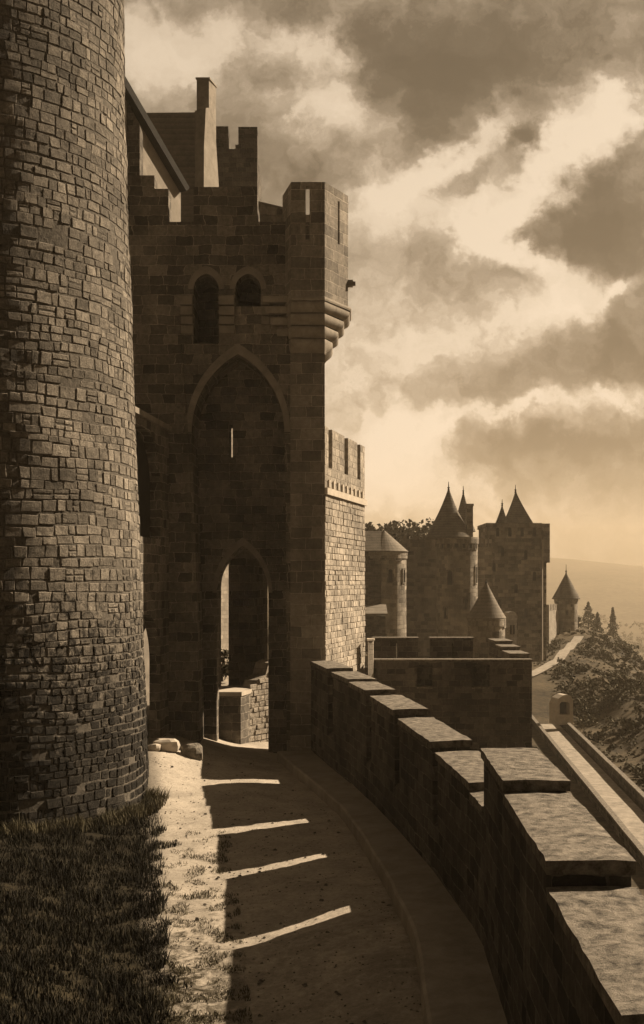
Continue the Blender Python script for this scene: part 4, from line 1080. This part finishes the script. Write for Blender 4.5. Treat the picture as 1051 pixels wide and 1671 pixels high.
def gravel():
    rng = random.Random(17); mb = MB(); c = 0
    while c < 2600:
        y = 13 + 28*rng.random()**1.5; x = rng.uniform(x_grass(y), x_wall(y) - .05)
        if mnoise.noise(Vector((x*1.4, y*1.4, 12))) < -.05 and rng.random() < .8: continue
        e = rng.uniform(.008, .022) if rng.random() < .93 else rng.uniform(.025, .055)
        on_ledge = x > x_wall(y) - 1.1
        if on_ledge: c += 1; continue
        z = lices_z(x, y) + .03*mnoise.noise(Vector((x*1.1, y*1.1, 0))) + e*.3
        J = lambda: rng.uniform(.6, 1.2)*e
        mb.add([(x-J(), y-J()*.6, z), (x+J(), y-J()*.6, z), (x+J(), y+J()*.6, z), (x-J(), y+J()*.6, z), (x-J()*.5, y, z+J()*.8), (x+J()*.5, y, z+J()*.8)],
               [(0,1,5,4), (1,2,5), (2,3,4,5), (3,0,4), (3,2,1,0)])
        c += 1
    stuff('gravel', mb, M['cap'], 'loose pebbles and grit scattered over the earth path', 'gravel')
gravel()

# ---------------------------------------------------------------- trees and scrub
def leaf_cloud(mb, c, rx, ry, rz, n, size, rng, clumps=9):
    cl = []
    for k in range(clumps):
        d = Vector((rng.gauss(0, 1), rng.gauss(0, 1), rng.gauss(0, 1))).normalized()*rng.uniform(.35, .85)
        cl.append((d, rng.uniform(.28, .5)))
    for i in range(n):
        d, s_ = cl[rng.randrange(clumps)]
        q = d + Vector((rng.gauss(0, 1), rng.gauss(0, 1), rng.gauss(0, 1))).normalized()*s_*rng.random()**.4
        p = Vector((c[0]+q.x*rx, c[1]+q.y*ry, c[2]+q.z*rz)); e = size*rng.uniform(.6, 1.4)
        a = Vector((rng.gauss(0,1), rng.gauss(0,1), rng.gauss(0,1))).normalized(); b = a.orthogonal().normalized()
        b = (b*math.cos(rng.random()*6) + a.cross(b)*math.sin(rng.random()*6)).normalized(); t = a.cross(b)
        mb.add([p-b*e, p+t*e*.6, p+b*e, p-t*e*.6], [(0,1,2,3)])
def tree(name, label, x, y, zb, h, w, seed, n=1300, tall=False, group=None):
    rng = random.Random(seed)
    root = thing(name, label, 'tree', (x, y, zb), group)
    t = MB(); r0 = .035*h
    t.lathe(x, y, [(r0, zb-.5), (r0*.7, zb+h*.25), (r0*.45, zb+h*.55), (r0*.15, zb+h*.85)], 8)
    for k in range(4):
        a = rng.uniform(0, 6.28); z0 = zb+h*rng.uniform(.3, .5); z1 = z0+h*.22; ex, ey = x+math.cos(a)*w*.3, y+math.sin(a)*w*.3
        t.loft([[(x+(ex-x)*f + r0*.35*(1-f*.7)*math.cos(q*1.5708), y+(ey-y)*f + r0*.35*(1-f*.7)*math.sin(q*1.5708), z0+(z1-z0)*f) for q in range(4)] for f in (0, .5, 1)])
    obj('trunk', t, M['bark'], root)
    c = MB()
    if tall:
        for i in range(n):
            f = rng.random()**1.2; rr = w/2*(1-f)**.8*rng.uniform(.5, 1.08)*(1 + .25*math.sin(f*23 + seed)); aa = rng.uniform(0, math.tau)
            leaf_cloud(c, (x + rr*math.cos(aa), y + rr*math.sin(aa), zb + h*(.07 + .93*f)), .22, .22, .3, 2, .26, rng, 2)
    else: leaf_cloud(c, (x, y, zb+h*.66), w/2, w/2, h*.36, n, .032*h, rng, 11)
    obj('crown', c, M['leaf'], root)
for k, (px, top, Y, w, lab) in enumerate([(596, 855, 205, 9, 'leafy tree half hidden by the sunlit rampart edge'), (617, 848, 210, 9, 'rounded tree rising over the left end of the low tiled roof'),
      (637, 850, 204, 9, 'tree behind the middle of the low tiled roof'), (655, 845, 212, 10, 'tallest dark tree above the right slope of the low tiled roof'),
      (676, 850, 207, 9, 'broad tree behind the high dark castle wall'), (695, 856, 210, 8, 'last tree, partly covered by the biggest slate cone')]):
    zt = PZ(top-2, Y); tree('broadleaf_tree', lab, PX(px, Y), Y, zt-15, 15, w, 20+k, group='trees behind the castle')
for k, (px, top, base, Y, w, lab) in enumerate([(960, 983, 1012, 330, 6.0, 'dark pointed tree standing alone right of the hillside turret'), (1000, 992, 1030, 320, 4.2, 'slender pointed tree near the right edge of the valley'), (975, 1000, 1030, 300, 4.4, 'short pointed tree between the two other pointed trees')]):
    zt, zb = PZ(top, Y), PZ(base+25, Y); tree('cypress_tree', lab, PX(px, Y), Y, zb, zt-zb, w, 40+k, 900, True, 'pointed trees in the valley')

shrub_mound()
def build_scrub():
    rng = random.Random(9); mb = MB(); c = 0
    while c < 420:
        y = rng.uniform(84, 215); x = rng.uniform(15, PX(1075, y)); d = x - road_x(y)
        if -4 < d < 3.6 and y < 158: continue
        t = (y-148)/52
        if 0 <= t <= 1.05 and abs(x - (27.5+20*t + .9*math.sin(t*5))) < 1.9: continue
        if abs(y-117) < 5 and abs(x-PX(920, 118)) < 2.4: continue
        if mnoise.noise(Vector((x*.12, y*.08, 0))) < -.22: continue
        if x < PX(898, y) and y > 140: continue
        s_ = rng.uniform(.3, 1.0) if rng.random() < .7 else rng.uniform(1.0, 1.7); leaf_cloud(mb, (x, y, land_z(x, y)+s_*.35), s_*1.1, s_*1.1, s_*.7, 110, .13 + .05*s_, rng, 5); c += 1
    c = 0
    while c < 2600:
        y = rng.uniform(80, 215); x = rng.uniform(15, PX(1075, y)); d = x - road_x(y)
        if -4 < d < 2.6 and y < 158: continue
        t = (y-148)/52
        if 0 <= t <= 1.05 and abs(x - (27.5+20*t + .9*math.sin(t*5))) < 1.2: continue
        s_ = rng.uniform(.12, .4); leaf_cloud(mb, (x, y, land_z(x, y)+s_*.2), s_*1.3, s_*1.3, s_*.7, 16, .13, rng, 3); c += 1
    stuff('scrub', mb, M['scrub'], 'low scrub and bushes covering the hillside beyond the road', 'scrub')
    mb = MB(); c = 0
    while c < 420:
        y = 250 + 1100*rng.random()**1.6; x = rng.uniform(PX(860, y), PX(1110, y))
        if mnoise.noise(Vector((x*.02, y*.012, 2))) < -.1: continue
        s_ = rng.uniform(2, 5); leaf_cloud(mb, (x, y, land_z(x, y)+s_*.8), s_*1.2, s_*1.2, s_*1.2, 60, .55 + .1*s_, rng, 5); c += 1
    stuff('far_woods', mb, M['leaf'], 'hazy woods and hedges filling the valley at far right', 'woods')
build_scrub()

# ---------------------------------------------------------------- haze
def build_haze():
    mb = MB(); mb.box(-1600, 2300, -60, 3000, -75, 150)
    m = bpy.data.materials.new('valley_haze'); m.use_nodes = True; t = m.node_tree; t.nodes.clear(); q = NT(t)
    out = q.n('ShaderNodeOutputMaterial'); v = q.n('ShaderNodeVolumePrincipled')
    v.inputs['Color'].default_value = (1.0, .86, .66, 1); v.inputs['Density'].default_value = .00028; v.inputs['Anisotropy'].default_value = .2
    t.links.new(v.outputs[0], out.inputs['Volume'])
    o = obj('haze', mb, m); o['kind'] = 'stuff'; o['label'] = 'pale warm haze lying over the valley and far hills'; o['category'] = 'haze'
build_haze()
